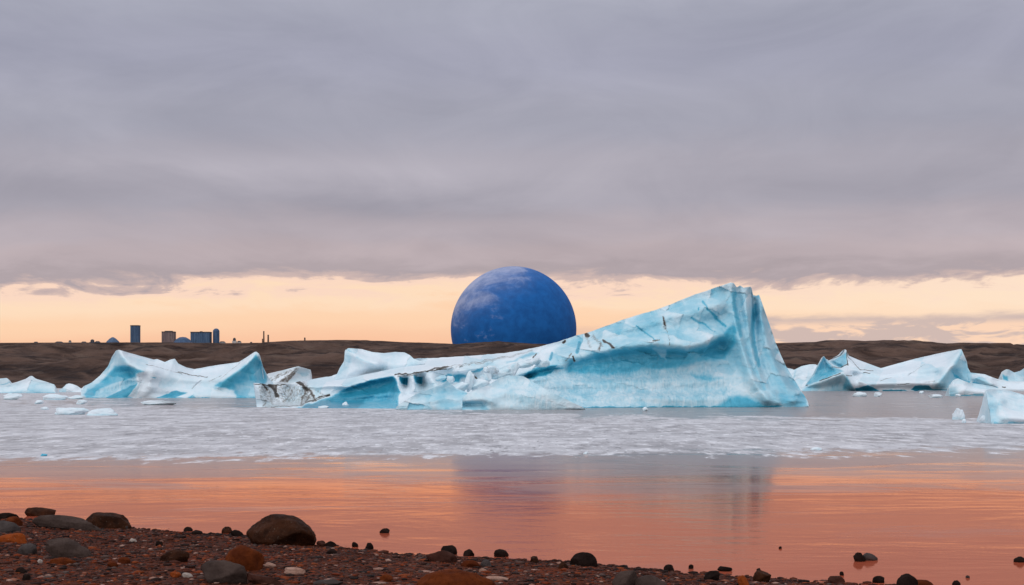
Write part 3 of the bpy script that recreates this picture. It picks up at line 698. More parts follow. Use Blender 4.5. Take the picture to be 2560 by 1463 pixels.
main_ops = [
 ('P', Z3((330, 560), (640, 400), (1085, 268), (1630, 70), (1790, 90), (1850, 160), (1965, 530), (2210, 1010), (0, 1030), (0, 770), (200, 690)), .36, 10),
 ('P', Z3((620, 450), (1085, 290), (1630, 90), (1620, 400), (1420, 540), (1150, 545), (850, 555), (640, 590)), .33, 14),
 ('P', Z3((860, 360), (1010, 310), (1080, 380), (1010, 470), (900, 440)), .46, 14), ('P', Z3((1210, 260), (1380, 230), (1400, 330), (1260, 340)), .42, 14),
 ('P', Z3((1120, 540), (1020, 440), (1010, 400), (1130, 420)), .40, 8),
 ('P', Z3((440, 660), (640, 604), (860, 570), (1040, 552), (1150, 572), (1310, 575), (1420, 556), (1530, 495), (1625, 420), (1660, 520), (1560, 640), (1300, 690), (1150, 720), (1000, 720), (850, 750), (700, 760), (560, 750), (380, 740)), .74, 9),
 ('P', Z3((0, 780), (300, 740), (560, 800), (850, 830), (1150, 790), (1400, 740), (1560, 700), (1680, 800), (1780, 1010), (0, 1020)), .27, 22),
 ('P', Z3((1330, 765), (1440, 770), (1560, 790), (1440, 815)), .58, 7),
 ('P', Z3((560, 640), (820, 600), (860, 700), (640, 720)), .66, 16),
 ('P', Z3((1035, 560), (1140, 575), (1150, 660)), .38, 3),
 ('S', Z3((0, 720), (500, 690), (1150, 700), (1500, 690), (1650, 800), (1680, 1005), (0, 1010)), .75, 14),
 ('P', Z3((1610, 930), (1700, 920), (1830, 960), (1900, 1005), (1500, 1010)), .72, 8),
 ('L', Z3((1640, 130), (1650, 280), (1700, 470)), .62, 6), ('L', Z3((1560, 560), (1600, 480), (1640, 430)), .66, 12),
 ('P', Z3((1785, 175), (1830, 172), (1900, 430), (2000, 730), (1960, 760), (1870, 620), (1800, 420)), .46, 6),
 ('L', Z3((1795, 250), (1780, 450), (1800, 600), (1830, 690)), .72, 6), ('L', Z3((1740, 560), (1790, 720), (1870, 860)), .46, 7),
 ('P', Z3((1975, 905), (2180, 905), (2195, 998), (2010, 998)), .52, 4),
 ('L', Z3((500, 1006), (1400, 1001), (2000, 998)), .88, 2.2),
 ('P', Z3((90, 765), (200, 705), (340, 690), (250, 770), (120, 792)), .95, 3),
 ('L', Z3((1415, 225), (1480, 310), (1585, 400)), .74, 3.), ('L', Z3((1330, 340), (1380, 370), (1430, 395)), .66, 3.), ('L', Z3((1385, 268), (1388, 276)), .8, 2),
 ('L', Z3((1430, 400), (1500, 450)), .7, 1.2), ('L', Z3((920, 395), (990, 450), (1060, 510)), .78, 2.), ('L', Z3((500, 520), (488, 590)), .85, 5), ('L', Z3((292, 600), (292, 650)), .8, 4),
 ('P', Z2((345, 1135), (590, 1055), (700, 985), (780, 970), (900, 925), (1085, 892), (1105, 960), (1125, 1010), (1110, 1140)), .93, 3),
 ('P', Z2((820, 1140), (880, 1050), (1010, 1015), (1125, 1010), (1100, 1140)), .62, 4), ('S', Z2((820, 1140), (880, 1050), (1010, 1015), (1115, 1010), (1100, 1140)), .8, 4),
 ('P', Z2((470, 970), (740, 965), (620, 1040), (520, 1060)), .16, 6),
 ('P', Z2((1410, 905), (1480, 872), (1620, 885), (1560, 935), (1440, 930)), .78, 4), ('P', Z2((1640, 862), (1760, 825), (1720, 868)), .72, 3),
 ('P', Z2((1120, 890), (1185, 905), (1175, 962), (1130, 940)), 1., 2), ('P', Z2((1220, 880), (1290, 900), (1280, 955), (1240, 930)), 1., 2),
 ('P', Z2((1920, 790), (2100, 715), (2160, 720), (2000, 780)), .5, 5), ('P', Z2((2040, 905), (2130, 850), (2250, 825), (2330, 830), (2200, 880)), .95, 3),
 # grit
 ('D', Z2((45, 945), (120, 955), (200, 962), (290, 945), (370, 935)), 1., 1.5), ('D', Z2((100, 952), (135, 990)), .85, 3.4), ('D', Z2((160, 958), (195, 985), (210, 1035)), .9, 6.), ('D', Z2((205, 965), (212, 1005)), .85, 3.),
 ('D', Z2((365, 930), (400, 950), (435, 990)), .95, 5.2), ('D', Z2((395, 950), (425, 1010), (385, 1095)), .62, 4.), ('D', Z2((430, 970), (470, 1010), (430, 1090)), .62, 4.), ('D', Z2((445, 985), (490, 1040), (500, 1065)), .7, 4.4), ('D', Z2((90, 1110), (110, 1085)), .6, 2.5),
 ('DP', Z2((60, 965), (360, 950), (510, 1060), (340, 1125), (85, 1125)), .37, 5), ('D', Z2((300, 960), (320, 1010), (250, 1090)), .50, 5.), ('D', Z2((150, 1000), (165, 1100)), .45, 5.),
 ('D', Z2((1480, 835), (1700, 795), (1900, 755), (2100, 705)), .40, 3.), ('D', Z3((600, 470), (660, 540)), .42, 6.), ('D', Z3((560, 480), (580, 560)), .40, 5.), ('D', Z3((1125, 335), (1130, 420)), .5, 5.), ('D', Z2((1640, 870), (1700, 905)), .8, 3.), ('D', Z2((1780, 815), (1830, 840)), .7, 4.), ('D', Z2((410, 950), (440, 1020), (400, 1095)), .46, 11.), ('D', Z2((180, 960), (205, 1040)), .44, 10.), ('D', Z2((120, 1000), (160, 1090)), .36, 5.), ('D', Z2((110, 1110), (350, 1105), (500, 1065)), .42, 4.), ('D', Z2((520, 1000), (560, 1030)), .4, 5.), ('D', Z2((1110, 890), (1300, 870)), .42, 5.), ('D', Z2((590, 1030), (500, 1060), (440, 1090)), .7, 2.),
 ('S', Z2((60, 960), (360, 950), (600, 1040), (340, 1120), (80, 1120)), .45, 4), ('P', Z2((60, 965), (360, 955), (500, 1070), (340, 1130), (80, 1130)), .10, 5),
 ('D', Z2((130, 1122), (350, 1112), (500, 1072), (600, 1036)), .8, 1.1), ('D', Z2((585, 1040), (600, 1032)), 1., 3.), ('D', Z2((1090, 880), (1290, 860), (1380, 830), (1470, 820)), .95, 1.7), ('D', Z2((1310, 850), (1480, 832)), .8, 1.5),
 ('D', Z2((1470, 822), (1700, 785), (1900, 748)), .62, .9), ('D', Z2((1390, 840), (1480, 820)), .8, 2),
 ('D', Z3((1122, 335), (1127, 395)), .95, 2.6), ('D', Z3((1132, 400), (1165, 500), (1175, 545)), .7, .9), ('D', Z3((680, 505), (750, 562)), 1., 4.), ('D', Z3((655, 520), (640, 580)), .6, 3),
 ('D', Z3((545, 462), (570, 475)), 1., 4.), ('D', Z3((375, 520), (390, 512)), 1., 3.2), ('D', Z3((160, 640), (180, 608)), .9, 2), ('D', Z3((452, 628), (468, 655)), .9, 3.4), ('D', Z3((400, 655), (440, 600)), .5, 3),
 ('D', Z3((1040, 515), (1090, 510)), .7, 2), ('D', Z3((950, 420), (1050, 510)), .62, .8),
 ('S', Z3((0, 760), (130, 800), (300, 1000), (100, 1010)), 1., 12),
]
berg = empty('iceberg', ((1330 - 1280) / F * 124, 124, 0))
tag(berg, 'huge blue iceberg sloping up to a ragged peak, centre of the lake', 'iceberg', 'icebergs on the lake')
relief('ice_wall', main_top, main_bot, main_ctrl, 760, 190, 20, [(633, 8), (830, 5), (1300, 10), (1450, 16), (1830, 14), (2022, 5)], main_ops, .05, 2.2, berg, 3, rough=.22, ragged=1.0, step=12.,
       lean=lambda x, y: np.where(x < 760, (1 - (x - 633) / 127) * np.clip((y - 957) / 60, 0, 1) * 9, 0))
relief('ice_fin', Z2((640, 900), (655, 885), (680, 830), (712, 778), (714, 730), (718, 698), (742, 683), (840, 690), (920, 712), (1010, 720), (1090, 711), (1160, 715), (1200, 735), (1228, 762), (1310, 790)),
       Z2((640, 925), (720, 915), (1000, 850), (1310, 800)), [Z2((742, 690, 0), (790, 735, -1), (860, 780, -1.6), (950, 800, -2)), Z2((700, 800, 0), (760, 800, .2), (850, 830, -1)), Z2((840, 700, 1.4), (1000, 740, 1.2), (1160, 735, 1.2))],
       140, 50, 10, 4., [('P', Z2((660, 880), (716, 690), (750, 690), (770, 760), (740, 830)), .22, 4), ('L', Z2((800, 750), (950, 815)), .2, 2.5)], .07, 2, berg, 9, float_d=150., rough=.08, ragged=.3)
relief('ice_mound', Z2((1095, 1120), (1150, 1080), (1240, 1025), (1350, 985), (1440, 950), (1470, 925), (1500, 945), (1540, 980), (1620, 1010), (1660, 1060), (1690, 1135)),
       [(980, 1024.5), (1300, 1024.5)], [Z2((1240, 1060, .8), (1440, 990, 1.8), (1530, 1000, 2.2)), Z2((1200, 1100, .2), (1400, 1080, .3), (1560, 1080, .6))], 120, 44, 10, 4.,
       [('P', Z2((1200, 1080), (1400, 970), (1600, 1010), (1600, 1135), (1150, 1135)), .34, 12)], .24, 2.5, berg, 14, rough=.14, ragged=.5)
relief('ice_mound', Z2((1588, 1050), (1650, 1005), (1780, 957), (1860, 905), (1930, 885), (2040, 893), (2110, 930), (2200, 985), (2330, 1050), (2500, 1130)),
       [(1100, 1025.5), (1500, 1024.)], [Z2((1600, 1075, -.5), (1730, 1068, -1), (1790, 1080, -.8)), Z2((1620, 1100, .6), (1740, 1100, .2)), Z2((1800, 980, 2), (1930, 905, 3.4), (2040, 910, 3.2)), Z2((1900, 1050, .2), (2100, 1080, .2))], 170, 50, 10, 4.,
       [('P', Z2((1580, 1075), (1730, 1078), (1790, 1140), (1580, 1140)), .40, 3), ('S', Z2((1900, 900), (2100, 920), (2350, 1130), (1900, 1130)), .6, 10), ('S', Z2((2060, 960), (2150, 980), (2300, 1130), (2120, 1130)), 1., 8)],
       .20, 2.5, berg, 21, rough=.14, ragged=.6)
def ice_chunk(name, cx, cy, w, h, d, seed, roll=0, blue=.12, parent=None, cuts=5, dirt=0., deep=.8, sub=4, amp=.22, label=None, cat=None, group=None):
    k = d / F; V, Fc = lump(seed, sub, cuts, amp, (.5, .85), .05)
    A = {'blue': np.clip(blue + .25 * n3(V, 1.1, seed + 2) * (1 if parent else .5), 0, 1), 'dirt': dirt * (n3(V, 1.6, seed + 4) > .15), 'streak': np.zeros(len(V))}
    V = V * np.array([w * k / 2, min(w, h * 2) * k / 2 * deep, h * k / 2]); r = math.radians(roll); c, s_ = math.cos(r), math.sin(r)
    V = np.stack([V[:, 0] * c + V[:, 2] * s_, V[:, 1], -V[:, 0] * s_ + V[:, 2] * c], -1)
    P = Vector(ray(cx, cy, d)); o = link(name, mesh_np(name, V, Fc, True, A), ice(k), parent)
    o.location = P - parent.location if parent else P
    if label: tag(o, label, cat, group)
    return o
for i, (x, y, w, h, d, roll, bl, dr) in enumerate([(1560, 985, 170, 80, 123, -25, .12, 0), (1640, 930, 70, 160, 123.5, 10, .06, 0), (1720, 965, 150, 120, 124, -20, .12, 0), (1800, 852, 120, 90, 125.5, 20, .06, .35), (1500, 918, 60, 60, 124, 0, .12, 0),
        (1870, 880, 190, 60, 126, -15, .10, 0), (1960, 845, 80, 130, 127, 20, .08, 0), (2030, 805, 160, 60, 128, -10, .1, 0), (2110, 785, 120, 50, 129, -20, .1, .3), (1430, 905, 90, 40, 126, -20, .3, 0), (2180, 800, 110, 60, 129.5, -15, .16, 0), (1760, 905, 90, 70, 124.5, 0, .1, 0)]):
    px, py = Z2((x, y))[0][:2]; ice_chunk('ice_block', px, py, w / 2.963, h / 2.963, d, 300 + i, roll, bl, berg, 5, dr)

BG = 'icebergs on the lake'
# --- left saddle berg
o = relief('iceberg', Z1((600, 690), (620, 670), (680, 640), (740, 590), (800, 520), (830, 450), (858, 405), (880, 398), (950, 420), (1080, 455), (1140, 472), (1165, 468), (1220, 490), (1260, 472), (1295, 465), (1320, 500), (1380, 530), (1440, 543), (1560, 520), (1770, 490), (1840, 445), (1885, 415), (1900, 413), (1920, 430), (1945, 520), (1985, 600), (2020, 640), (2050, 750)),
  [(200, 995.3), (700, 995.3)],
  [Z1((620, 675, 7), (740, 595, 8), (830, 455, 6), (878, 402, 2)), Z1((880, 410, 1), (960, 510, -1), (1050, 560, -1.4)), Z1((1010, 580, -1.2), (1020, 650, -.8), (950, 740, -.4)), Z1((1120, 560, -.5), (1110, 660, -.6), (1060, 740, -.3)), Z1((760, 620, 6), (860, 570, 5), (960, 560, 4), (1000, 600, 3.5)), Z1((720, 700, 3), (860, 680, 3), (1000, 640, 2)),
   Z1((960, 425, 6), (1150, 475, 11), (1295, 470, 12), (1440, 546, 15), (1600, 520, 13), (1770, 495, 10), (1890, 418, 5)), Z1((1100, 640, 0), (1300, 640, 3), (1500, 640, 4), (1620, 650, 2)), Z1((1890, 430, 4), (1800, 530, 2), (1700, 600, 1), (1620, 668, .5)), Z1((1850, 560, 4), (1860, 640, 4), (1800, 700, 3)), Z1((1940, 520, 7), (1980, 610, 9)),
   Z1((1190, 745, 1.5), (1310, 712, 1.6), (1370, 725, 1.2))], 320, 90, 14, 6.,
  [('P', Z1((600, 690), (740, 590), (830, 450), (875, 400), (920, 460), (960, 510), (1060, 560), (1005, 575), (1020, 650), (945, 755), (600, 770)), .26, 4),
   ('P', Z1((690, 680), (800, 580), (850, 520), (930, 515), (1060, 558), (1008, 575), (1010, 600), (740, 690), (715, 745), (640, 755), (620, 730), (650, 690)), .70, 4), ('P', Z1((715, 700), (1005, 595), (1018, 640), (790, 745), (700, 750)), .36, 3), ('S', Z1((715, 700), (1005, 595), (1018, 640), (790, 745), (700, 750)), .8, 3),
   ('P', Z1((775, 757), (1020, 645), (945, 757)), .82, 2), ('P', Z1((1900, 425), (1935, 490), (1985, 620), (1910, 760), (1750, 760), (1735, 700), (1640, 680), (1595, 665), (1720, 585), (1830, 505)), .64, 4),
   ('P', Z1((1740, 660), (1900, 640), (1900, 750), (1760, 745)), .38, 8), ('P', Z1((1165, 760), (1310, 698), (1385, 715), (1290, 760)), .80, 2), ('P', Z1((1112, 603), (1160, 608), (1150, 616)), .8, 1), ('P', Z1((1385, 755), (1430, 730), (1460, 757)), .6, 2),
   ('L', Z1((640, 756), (1900, 757)), .75, 1.), ('D', Z1((1080, 505), (1250, 550), (1350, 580)), .6, .8), ('D', Z1((1320, 565), (1430, 590), (1540, 597)), .9, 1.0), ('D', Z1((1780, 492), (1700, 560), (1630, 615)), .6, .6), ('D', Z1((1420, 685), (1490, 625)), .55, .8), ('D', Z1((1550, 635), (1640, 590)), .5, .8)],
  .05, 1.6, None, 31, rough=.10, ragged=.5, step=9., cs=5.)
tag(o, 'white saddle shaped iceberg with two blue faced horns, west of the great berg', 'iceberg', BG)
# --- far left, behind, small
tag(relief('iceberg', Z1((-260, 700), (-150, 650), (-40, 660), (0, 662), (60, 655), (130, 636), (190, 615), (222, 594), (238, 592), (262, 612), (340, 635), (400, 655), (408, 690), (412, 712)), [(-100, 983), (140, 983)],
  [Z1((0, 680, 2), (130, 660, 2.2), (235, 605, 2.6), (330, 650, 2.2), (400, 670, 2))], 160, 40, 8, 8., [('L', Z1((-200, 722), (400, 718)), .5, 2), ('P', Z1((100, 700), (400, 690), (400, 720), (0, 720)), .22, 4)], .10, 1.5, None, 41, rough=.06, ragged=.3),
  'low pale iceberg with a blunt central peak at the left edge', 'iceberg', BG)
tag(relief('iceberg', Z1((-120, 640), (-60, 618), (0, 612), (50, 608), (62, 618), (74, 650), (80, 690)), [(-60, 979.5), (40, 979.5)], [], 70, 30, 8, 8., [('L', Z1((0, 665), (70, 640)), .35, 2)], .10, 1.2, None, 43, rough=.06, ragged=.3),
  'small square topped iceberg showing behind the low pale one at the left edge', 'iceberg', BG)
tag(relief('iceberg', Z1((436, 698), (460, 685), (490, 655), (510, 648), (535, 652), (570, 665), (596, 685), (615, 712)), [(140, 981), (210, 981)], [Z1((510, 660, 3), (500, 690, 0)), Z1((560, 690, 2), (580, 700, 3))], 80, 30, 8, 6., [], .08, 1.2, None, 45, rough=.06, ragged=.3),
  'little white rounded iceberg between the low pale one and the saddle shaped one', 'iceberg', BG)
# --- dirty berg behind the nose
tag(relief('iceberg', Z1((1955, 600), (1985, 575), (2100, 550), (2170, 530), (2210, 522), (2260, 535), (2308, 548), (2316, 556), (2295, 590), (2285, 612), (2300, 650)), [(655, 980), (785, 980)],
  [Z1((2070, 635, 0), (2200, 535, 1)), Z1((2230, 580, 4), (2280, 590, 5)), Z1((2000, 600, 4), (2100, 570, 4))], 120, 44, 8, 8.,
  [('P', Z1((2120, 640), (2230, 560), (2290, 570), (2280, 650)), .18, 5), ('DP', Z1((2060, 640), (2190, 530), (2220, 532), (2130, 640)), .60, 3), ('DP', Z1((1980, 610), (2100, 555), (2180, 535), (2120, 590), (2000, 640)), .46, 4)], .05, 2., None, 47, rough=.08, ragged=.4),
  'small grit streaked iceberg behind the dirty nose of the great berg', 'iceberg', BG)
# --- right hand saddle berg
o = relief('iceberg', Z4((500, 772), (530, 758), (575, 738), (640, 640), (690, 530), (715, 482), (728, 476), (745, 500), (772, 512), (860, 465), (890, 430), (915, 412), (932, 420), (942, 440), (950, 470), (1050, 512), (1245, 585), (1350, 555), (1550, 500), (1750, 455), (1960, 412), (1978, 412), (2000, 460), (2030, 530), (2022, 550), (2062, 625), (2190, 640), (2300, 682), (2420, 706), (2548, 704), (2800, 720), (2900, 790)),
  [(1990, 978), (2680, 978)],
  [Z4((560, 745, 8), (640, 645, 8), (725, 482, 3)), Z4((728, 485, 0), (800, 560, -6), (900, 620, -10)), Z4((905, 640, -9), (960, 700, -7), (1010, 780, -5)), Z4((1060, 700, -4), (1120, 735, -4)), Z4((580, 750, 0), (720, 700, -3), (880, 640, -7)), Z4((760, 510, 30), (830, 560, 32), (880, 590, 34)), Z4((860, 468, 40), (915, 416, 34), (935, 440, 32), (940, 560, 26)),
   Z4((950, 475, 45), (1245, 588, 52), (1550, 503, 44), (1975, 415, 18)), Z4((1000, 640, 20), (1240, 660, 14), (1500, 640, 14), (1750, 640, 8)), Z4((1100, 730, -4), (1400, 720, -2), (1700, 720, -4)), Z4((1970, 425, 10), (1900, 560, 0), (1760, 720, -8)), Z4((1900, 610, 8), (1960, 680, 10), (2060, 710, 6)), Z4((2030, 530, 14), (2062, 630, 14), (2180, 650, 10)), Z4((2120, 670, 0), (2250, 730, -2)), Z4((2300, 690, 6), (2500, 710, 5))], 420, 90, 12, 20.,
  [('P', Z4((550, 752), (640, 640), (725, 478), (800, 560), (905, 615), (720, 690)), .58, 3), ('P', Z4((560, 755), (720, 700), (900, 630), (960, 700), (1020, 800), (520, 800)), .30, 4), ('P', Z4((900, 780), (930, 650), (1020, 800)), .60, 4), ('P', Z4((760, 515), (800, 520), (880, 470), (935, 440), (940, 550), (880, 580), (820, 560)), .52, 4),
   ('S', Z4((560, 755), (720, 500), (900, 610), (1000, 790)), .7, 5),
   ('P', Z4((1975, 425), (2030, 530), (2062, 640), (2070, 700), (1870, 775), (1735, 770), (1780, 690), (1900, 580)), .34, 5), ('P', Z4((1895, 605), (1920, 640), (1990, 690), (2065, 705), (2060, 720), (1970, 715), (1910, 660)), .66, 2),
   ('P', Z4((2080, 690), (2150, 660), (2300, 760), (2090, 730)), .44, 5), ('L', Z4((2090, 720), (2300, 765)), .66, 3),
   ('P', Z4((1010, 770), (1130, 738), (1240, 790), (1020, 800)), 1., 1.6), ('P', Z4((1265, 778), (1460, 780), (1490, 790), (1270, 795)), 1., 1.2), ('P', Z4((1520, 775), (1560, 745), (1680, 742), (1720, 780), (1560, 790)), 1., 1.5), ('L', Z4((1700, 775), (1870, 782)), .95, 1.5),
   ('D', Z4((690, 700), (880, 632)), .9, 1.0), ('D', Z4((770, 512), (880, 465), (915, 420)), .8, 1.2), ('D', Z4((935, 430), (945, 560)), 1., 1.2), ('D', Z4((800, 575), (880, 580), (950, 550)), .9, 1.2), ('D', Z4((950, 480), (1060, 600), (1180, 605)), .75, 1.), ('D', Z4((1090, 630), (1150, 628)), 1., 1.),
   ('D', Z4((930, 650), (980, 648)), .9, 1.), ('D', Z4((1240, 700), (1350, 670)), .6, .8), ('D', Z4((1400, 735), (1500, 730)), .8, .8), ('D', Z4((1480, 660), (1640, 550)), .5, .6), ('D', Z4((1640, 715), (1740, 700)), .55, 1.), ('D', Z4((510, 745), (570, 740)), 1., 2.), ('D', Z4((2350, 757), (2380, 757)), 1., 1.4)],
  .05, 1.2, None, 53, rough=.06, ragged=.4, step=9., cs=4.)
tag(o, 'long white iceberg with a blue shark fin horn, east of the great berg', 'iceberg', BG)
tag(relief('iceberg', Z4((300, 600), (385, 580), (440, 592), (455, 600), (520, 568), (600, 550), (650, 550), (690, 570), (760, 640), (800, 780)), [(1930, 976.8), (2090, 976.8)], [Z4((385, 590, 20), (620, 560, 24), (500, 650, 8), (640, 680, 6))], 90, 40, 8, 14., [('L', Z4((440, 700), (470, 600)), .25, 3)], .08, 1.5, None, 57, rough=.06, ragged=.4),
  'smooth white ice mound tucked behind the blue shark fin horn', 'iceberg', BG)
tag(relief('iceberg', Z4((2345, 650), (2352, 615), (2385, 595), (2410, 597), (2460, 625), (2510, 610), (2548, 588), (2700, 560), (2850, 640), (2900, 780)), [(2495, 974.6), (2670, 974.6)], [Z4((2390, 600, 4), (2400, 660, 4), (2460, 630, 10), (2560, 640, 0))], 110, 40, 8, 14.,
  [('P', Z4((2350, 640), (2400, 660), (2405, 700), (2360, 690)), .75, 3)], .2, 1.5, None, 59, rough=.06, ragged=.3),
  'distant pale blue iceberg with a knobbed end at the right edge', 'iceberg', BG)
tag(relief('iceberg', Z4((1866, 770), (1872, 735), (1900, 712), (1912, 690), (1945, 678), (1990, 695), (2050, 718), (2150, 730), (2260, 750), (2340, 775), (2420, 800), (2480, 838)), [(2370, 990.3), (2545, 990.3)],
  [Z4((1940, 690, 2), (1960, 740, 1), (1900, 780, 0)), Z4((2100, 740, 5), (2300, 780, 4)), Z4((2000, 790, -.5), (2200, 800, -.5))], 140, 44, 8, 6., [('L', Z4((1880, 835), (2100, 835), (2400, 836)), .55, 2), ('P', Z4((1870, 770), (1930, 760), (1960, 830), (1870, 838)), .26, 5), ('P', Z4((2085, 820), (2180, 812), (2180, 840), (2090, 840)), .6, 2)], .07, 1.5, None, 61, rough=.07, ragged=.3),
  'low humped white iceberg floating before the far sloping peak', 'iceberg', BG)
tag(relief('iceberg', Z4((2196, 800), (2200, 784), (2230, 776), (2300, 776), (2420, 790), (2548, 828), (2700, 880), (2900, 960), (2980, 1080)), [(2455, 1059.5), (2690, 1059)],
  [Z4((2210, 800, 1.6), (2300, 790, 3.2), (2500, 830, 3.4)), Z4((2330, 900, .6), (2350, 980, .2)), Z4((2400, 900, 1.6), (2600, 960, 1.4)), Z4((2230, 950, .9), (2260, 1060, .1)), Z4((2380, 1040, -.3), (2560, 1060, -.3))], 160, 70, 10, 3.,
  [('P', Z4((2190, 780), (2320, 880), (2350, 960), (2290, 1000), (2420, 1060), (2600, 1100), (2190, 1100)), .27, 7), ('L', Z4((2240, 1088), (2560, 1088)), .5, 4)], .08, 2., None, 63, rough=.05, ragged=.4,
  lean=lambda x, y: np.where(x < 2500, (1 - (x - 2463) / 37) * np.clip((y - 976) / 84, 0, 1) * 16, 0)),
  'nearest white iceberg with a grey blue undercut face, cut off at the right edge', 'iceberg', BG)

# --- floes and bits
def floe(x0, x1, yt, yb, label, seed, blue=.08, cuts=4, name='ice_floe', cat='ice floe', amp=.25):
    d = wdepth(yb - .5); k = d / F; w = (x1 - x0); h = (yb - yt) + 2
    V, Fc = lump(seed, 4, cuts, amp, (.45, .85), .08)
    A = {'blue': np.clip(blue - .06 + .12 * n3(V, 1.2, seed) + .14 * (V[:, 2] < -.2), 0, 1), 'dirt': np.zeros(len(V)), 'streak': np.zeros(len(V))}
    V = V * np.array([w * k / 2, max(w * .35, h) * k / 2, h * k * .62])
    V[:, 2] += h * k * .38
    o = link(name, mesh_np(name, V, Fc, True, A), ice(k)); o.location = (((x0 + x1) / 2 - 1280) * k, d + max(w * .35, h) * k * .25, -.02)
    return tag(o, label, cat, 'small floating ice pieces')
for i, a in enumerate([
  (7, 56, 985, 1000, 'lumpy white floe below the low pale iceberg at the left edge'), (105, 170, 987, 1000.5, 'broad white floe with a hump, floating below the little rounded iceberg'), (165, 212, 990, 998, 'thin flat floe trailing off toward the saddle shaped iceberg'),
  (86, 109, 1002, 1010.5, 'small round white lump of ice alone on grey water, lower left'), (189, 218, 1002, 1011.5, 'small dome of ice just below the foot of the saddle shaped iceberg'), (349, 441, 1003, 1013, 'long flat tablet of ice under the saddle shaped iceberg'),
  (132, 222, 1021, 1037.5, 'near white floe with a blue hollow, first of the joined pair'), (214, 296, 1022, 1039.5, 'near white floe with a domed top, second of the joined pair'), (100, 122, 1019, 1025, 'sliver of ice just beyond the joined pair of floes'),
  (574, 592, 980, 995.5, 'round white knob of ice against the blue east horn of the saddle berg'), (2131, 2168, 982, 992, 'ragged white floe below the blue shark fin horn'), (2186, 2206, 983, 992, 'rounded bit of ice next to the ragged floe below the shark fin'),
  (2298, 2311, 980, 984.5, 'tiny far speck of white ice before the long white iceberg'), (2322, 2358, 988, 995, 'thin pale floe by the low humped iceberg'), (2389, 2403, 987, 993, 'white bit of ice at the foot of the low humped iceberg'),
  (2383, 2414, 1022, 1050, 'upright translucent chunk of ice standing in the slush'), (2450, 2476, 1040, 1058, 'white wedge of ice touching the nearest iceberg'), (2405, 2416, 1049, 1057, 'small white bit beside the upright translucent chunk'),
  (1606, 1620, 1019, 1028, 'bright white bit of ice at the foot of the great berg'), (2026, 2056, 1119, 1126, 'flat bit of ice lying alone on the near edge of the slush'), (1458, 1472, 1130, 1136, 'tiny ice crumb on the near edge of the slush, mid picture'), (100, 118, 1135, 1141, 'dark icy lump on the near edge of the slush, far left'),
  (855, 872, 1006, 1020, 'bits of white ice floating under the teal undercut of the great berg'), (795, 822, 1016, 1021, 'low white crumb of ice below the dirty nose of the great berg'),
  ]):
    floe(a[0], a[1], a[2], a[3], a[4], 700 + i, .10 if i != 21 else .75)

# ------------------------------------------------------------------ giant sphere
m_sph, t, out = material('mottled_blue_globe')
pos = t.n('ShaderNodeTexCoord').outputs['Object']
p1 = t.n('ShaderNodeMapping'); t.l(pos, p1.inputs[0]); p1.inputs['Rotation'].default_value = (.3, .55, .2); p1.inputs['Scale'].default_value = (1.1, 1.1, 2.6)
a = t.noise(p1.outputs[0], 1.6, 8, .62, .6); b_ = t.noise(pos, 7., 7, .66, .4)
xx, yy, zz = t.sep(pos)
c = t.mix(t.mr(b_, .3, .7), (.005, .085, .30), (.009, .125, .41))
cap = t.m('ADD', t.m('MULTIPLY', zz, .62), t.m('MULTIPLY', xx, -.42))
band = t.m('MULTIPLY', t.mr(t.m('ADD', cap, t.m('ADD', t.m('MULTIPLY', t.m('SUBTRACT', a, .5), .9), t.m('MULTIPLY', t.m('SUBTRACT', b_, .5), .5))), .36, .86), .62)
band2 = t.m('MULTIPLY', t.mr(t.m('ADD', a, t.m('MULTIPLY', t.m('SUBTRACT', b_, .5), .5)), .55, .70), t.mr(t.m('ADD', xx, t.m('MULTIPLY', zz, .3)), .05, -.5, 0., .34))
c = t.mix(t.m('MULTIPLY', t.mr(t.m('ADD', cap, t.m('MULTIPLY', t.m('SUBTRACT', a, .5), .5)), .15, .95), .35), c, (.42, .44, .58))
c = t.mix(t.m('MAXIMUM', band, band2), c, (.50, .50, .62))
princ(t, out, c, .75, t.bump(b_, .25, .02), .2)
SD = 4000.; R_ = 157 / F * SD
V, Fc = ICO[5]
bm = bmesh.new(); bmesh.ops.create_uvsphere(bm, u_segments=160, v_segments=96, radius=1)
me = bpy.data.meshes.new('giant_globe'); bm.to_mesh(me); bm.free()
for p in me.polygons: p.use_smooth = True
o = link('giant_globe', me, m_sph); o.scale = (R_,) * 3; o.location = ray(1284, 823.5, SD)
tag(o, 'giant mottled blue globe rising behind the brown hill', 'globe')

# ------------------------------------------------------------------ settlement on the ridge
def wall_material(name, c1, c2, scale):
    m, t, out = material(name)
    pos = t.n('ShaderNodeTexCoord').outputs['Object']
    a = t.noise(t.mapping(pos, (scale, scale, scale * .08)), 1., 4, .6); b_ = t.noise(pos, .25, 5, .6)
    c = t.mix(t.mr(a, .38, .62), c1, c2); c = t.mix(t.mr(b_, .5, .75, 0., .5), c, tuple(x * .5 for x in c1))
    princ(t, out, c, .6, t.bump(a, .5, .3), .3); return m
W_BLUE = wall_material('blue_grey_cladding', (.045, .085, .16), (.085, .135, .22), .55)
W_NAVY = wall_material('navy_cladding', (.035, .070, .145), (.060, .105, .19), .5)
W_TAN = wall_material('mauve_brown_cladding', (.15, .105, .11), (.22, .155, .15), .5)
W_ROOF = wall_material('dark_roofing', (.035, .035, .045), (.06, .06, .07), .4)
W_PALE = wall_material('pale_hut_cladding', (.42, .38, .38), (.5, .45, .43), .4)
W_BROWN = wall_material('weathered_brown_stack', (.075, .045, .035), (.12, .075, .055), .6)
BD = 1990.
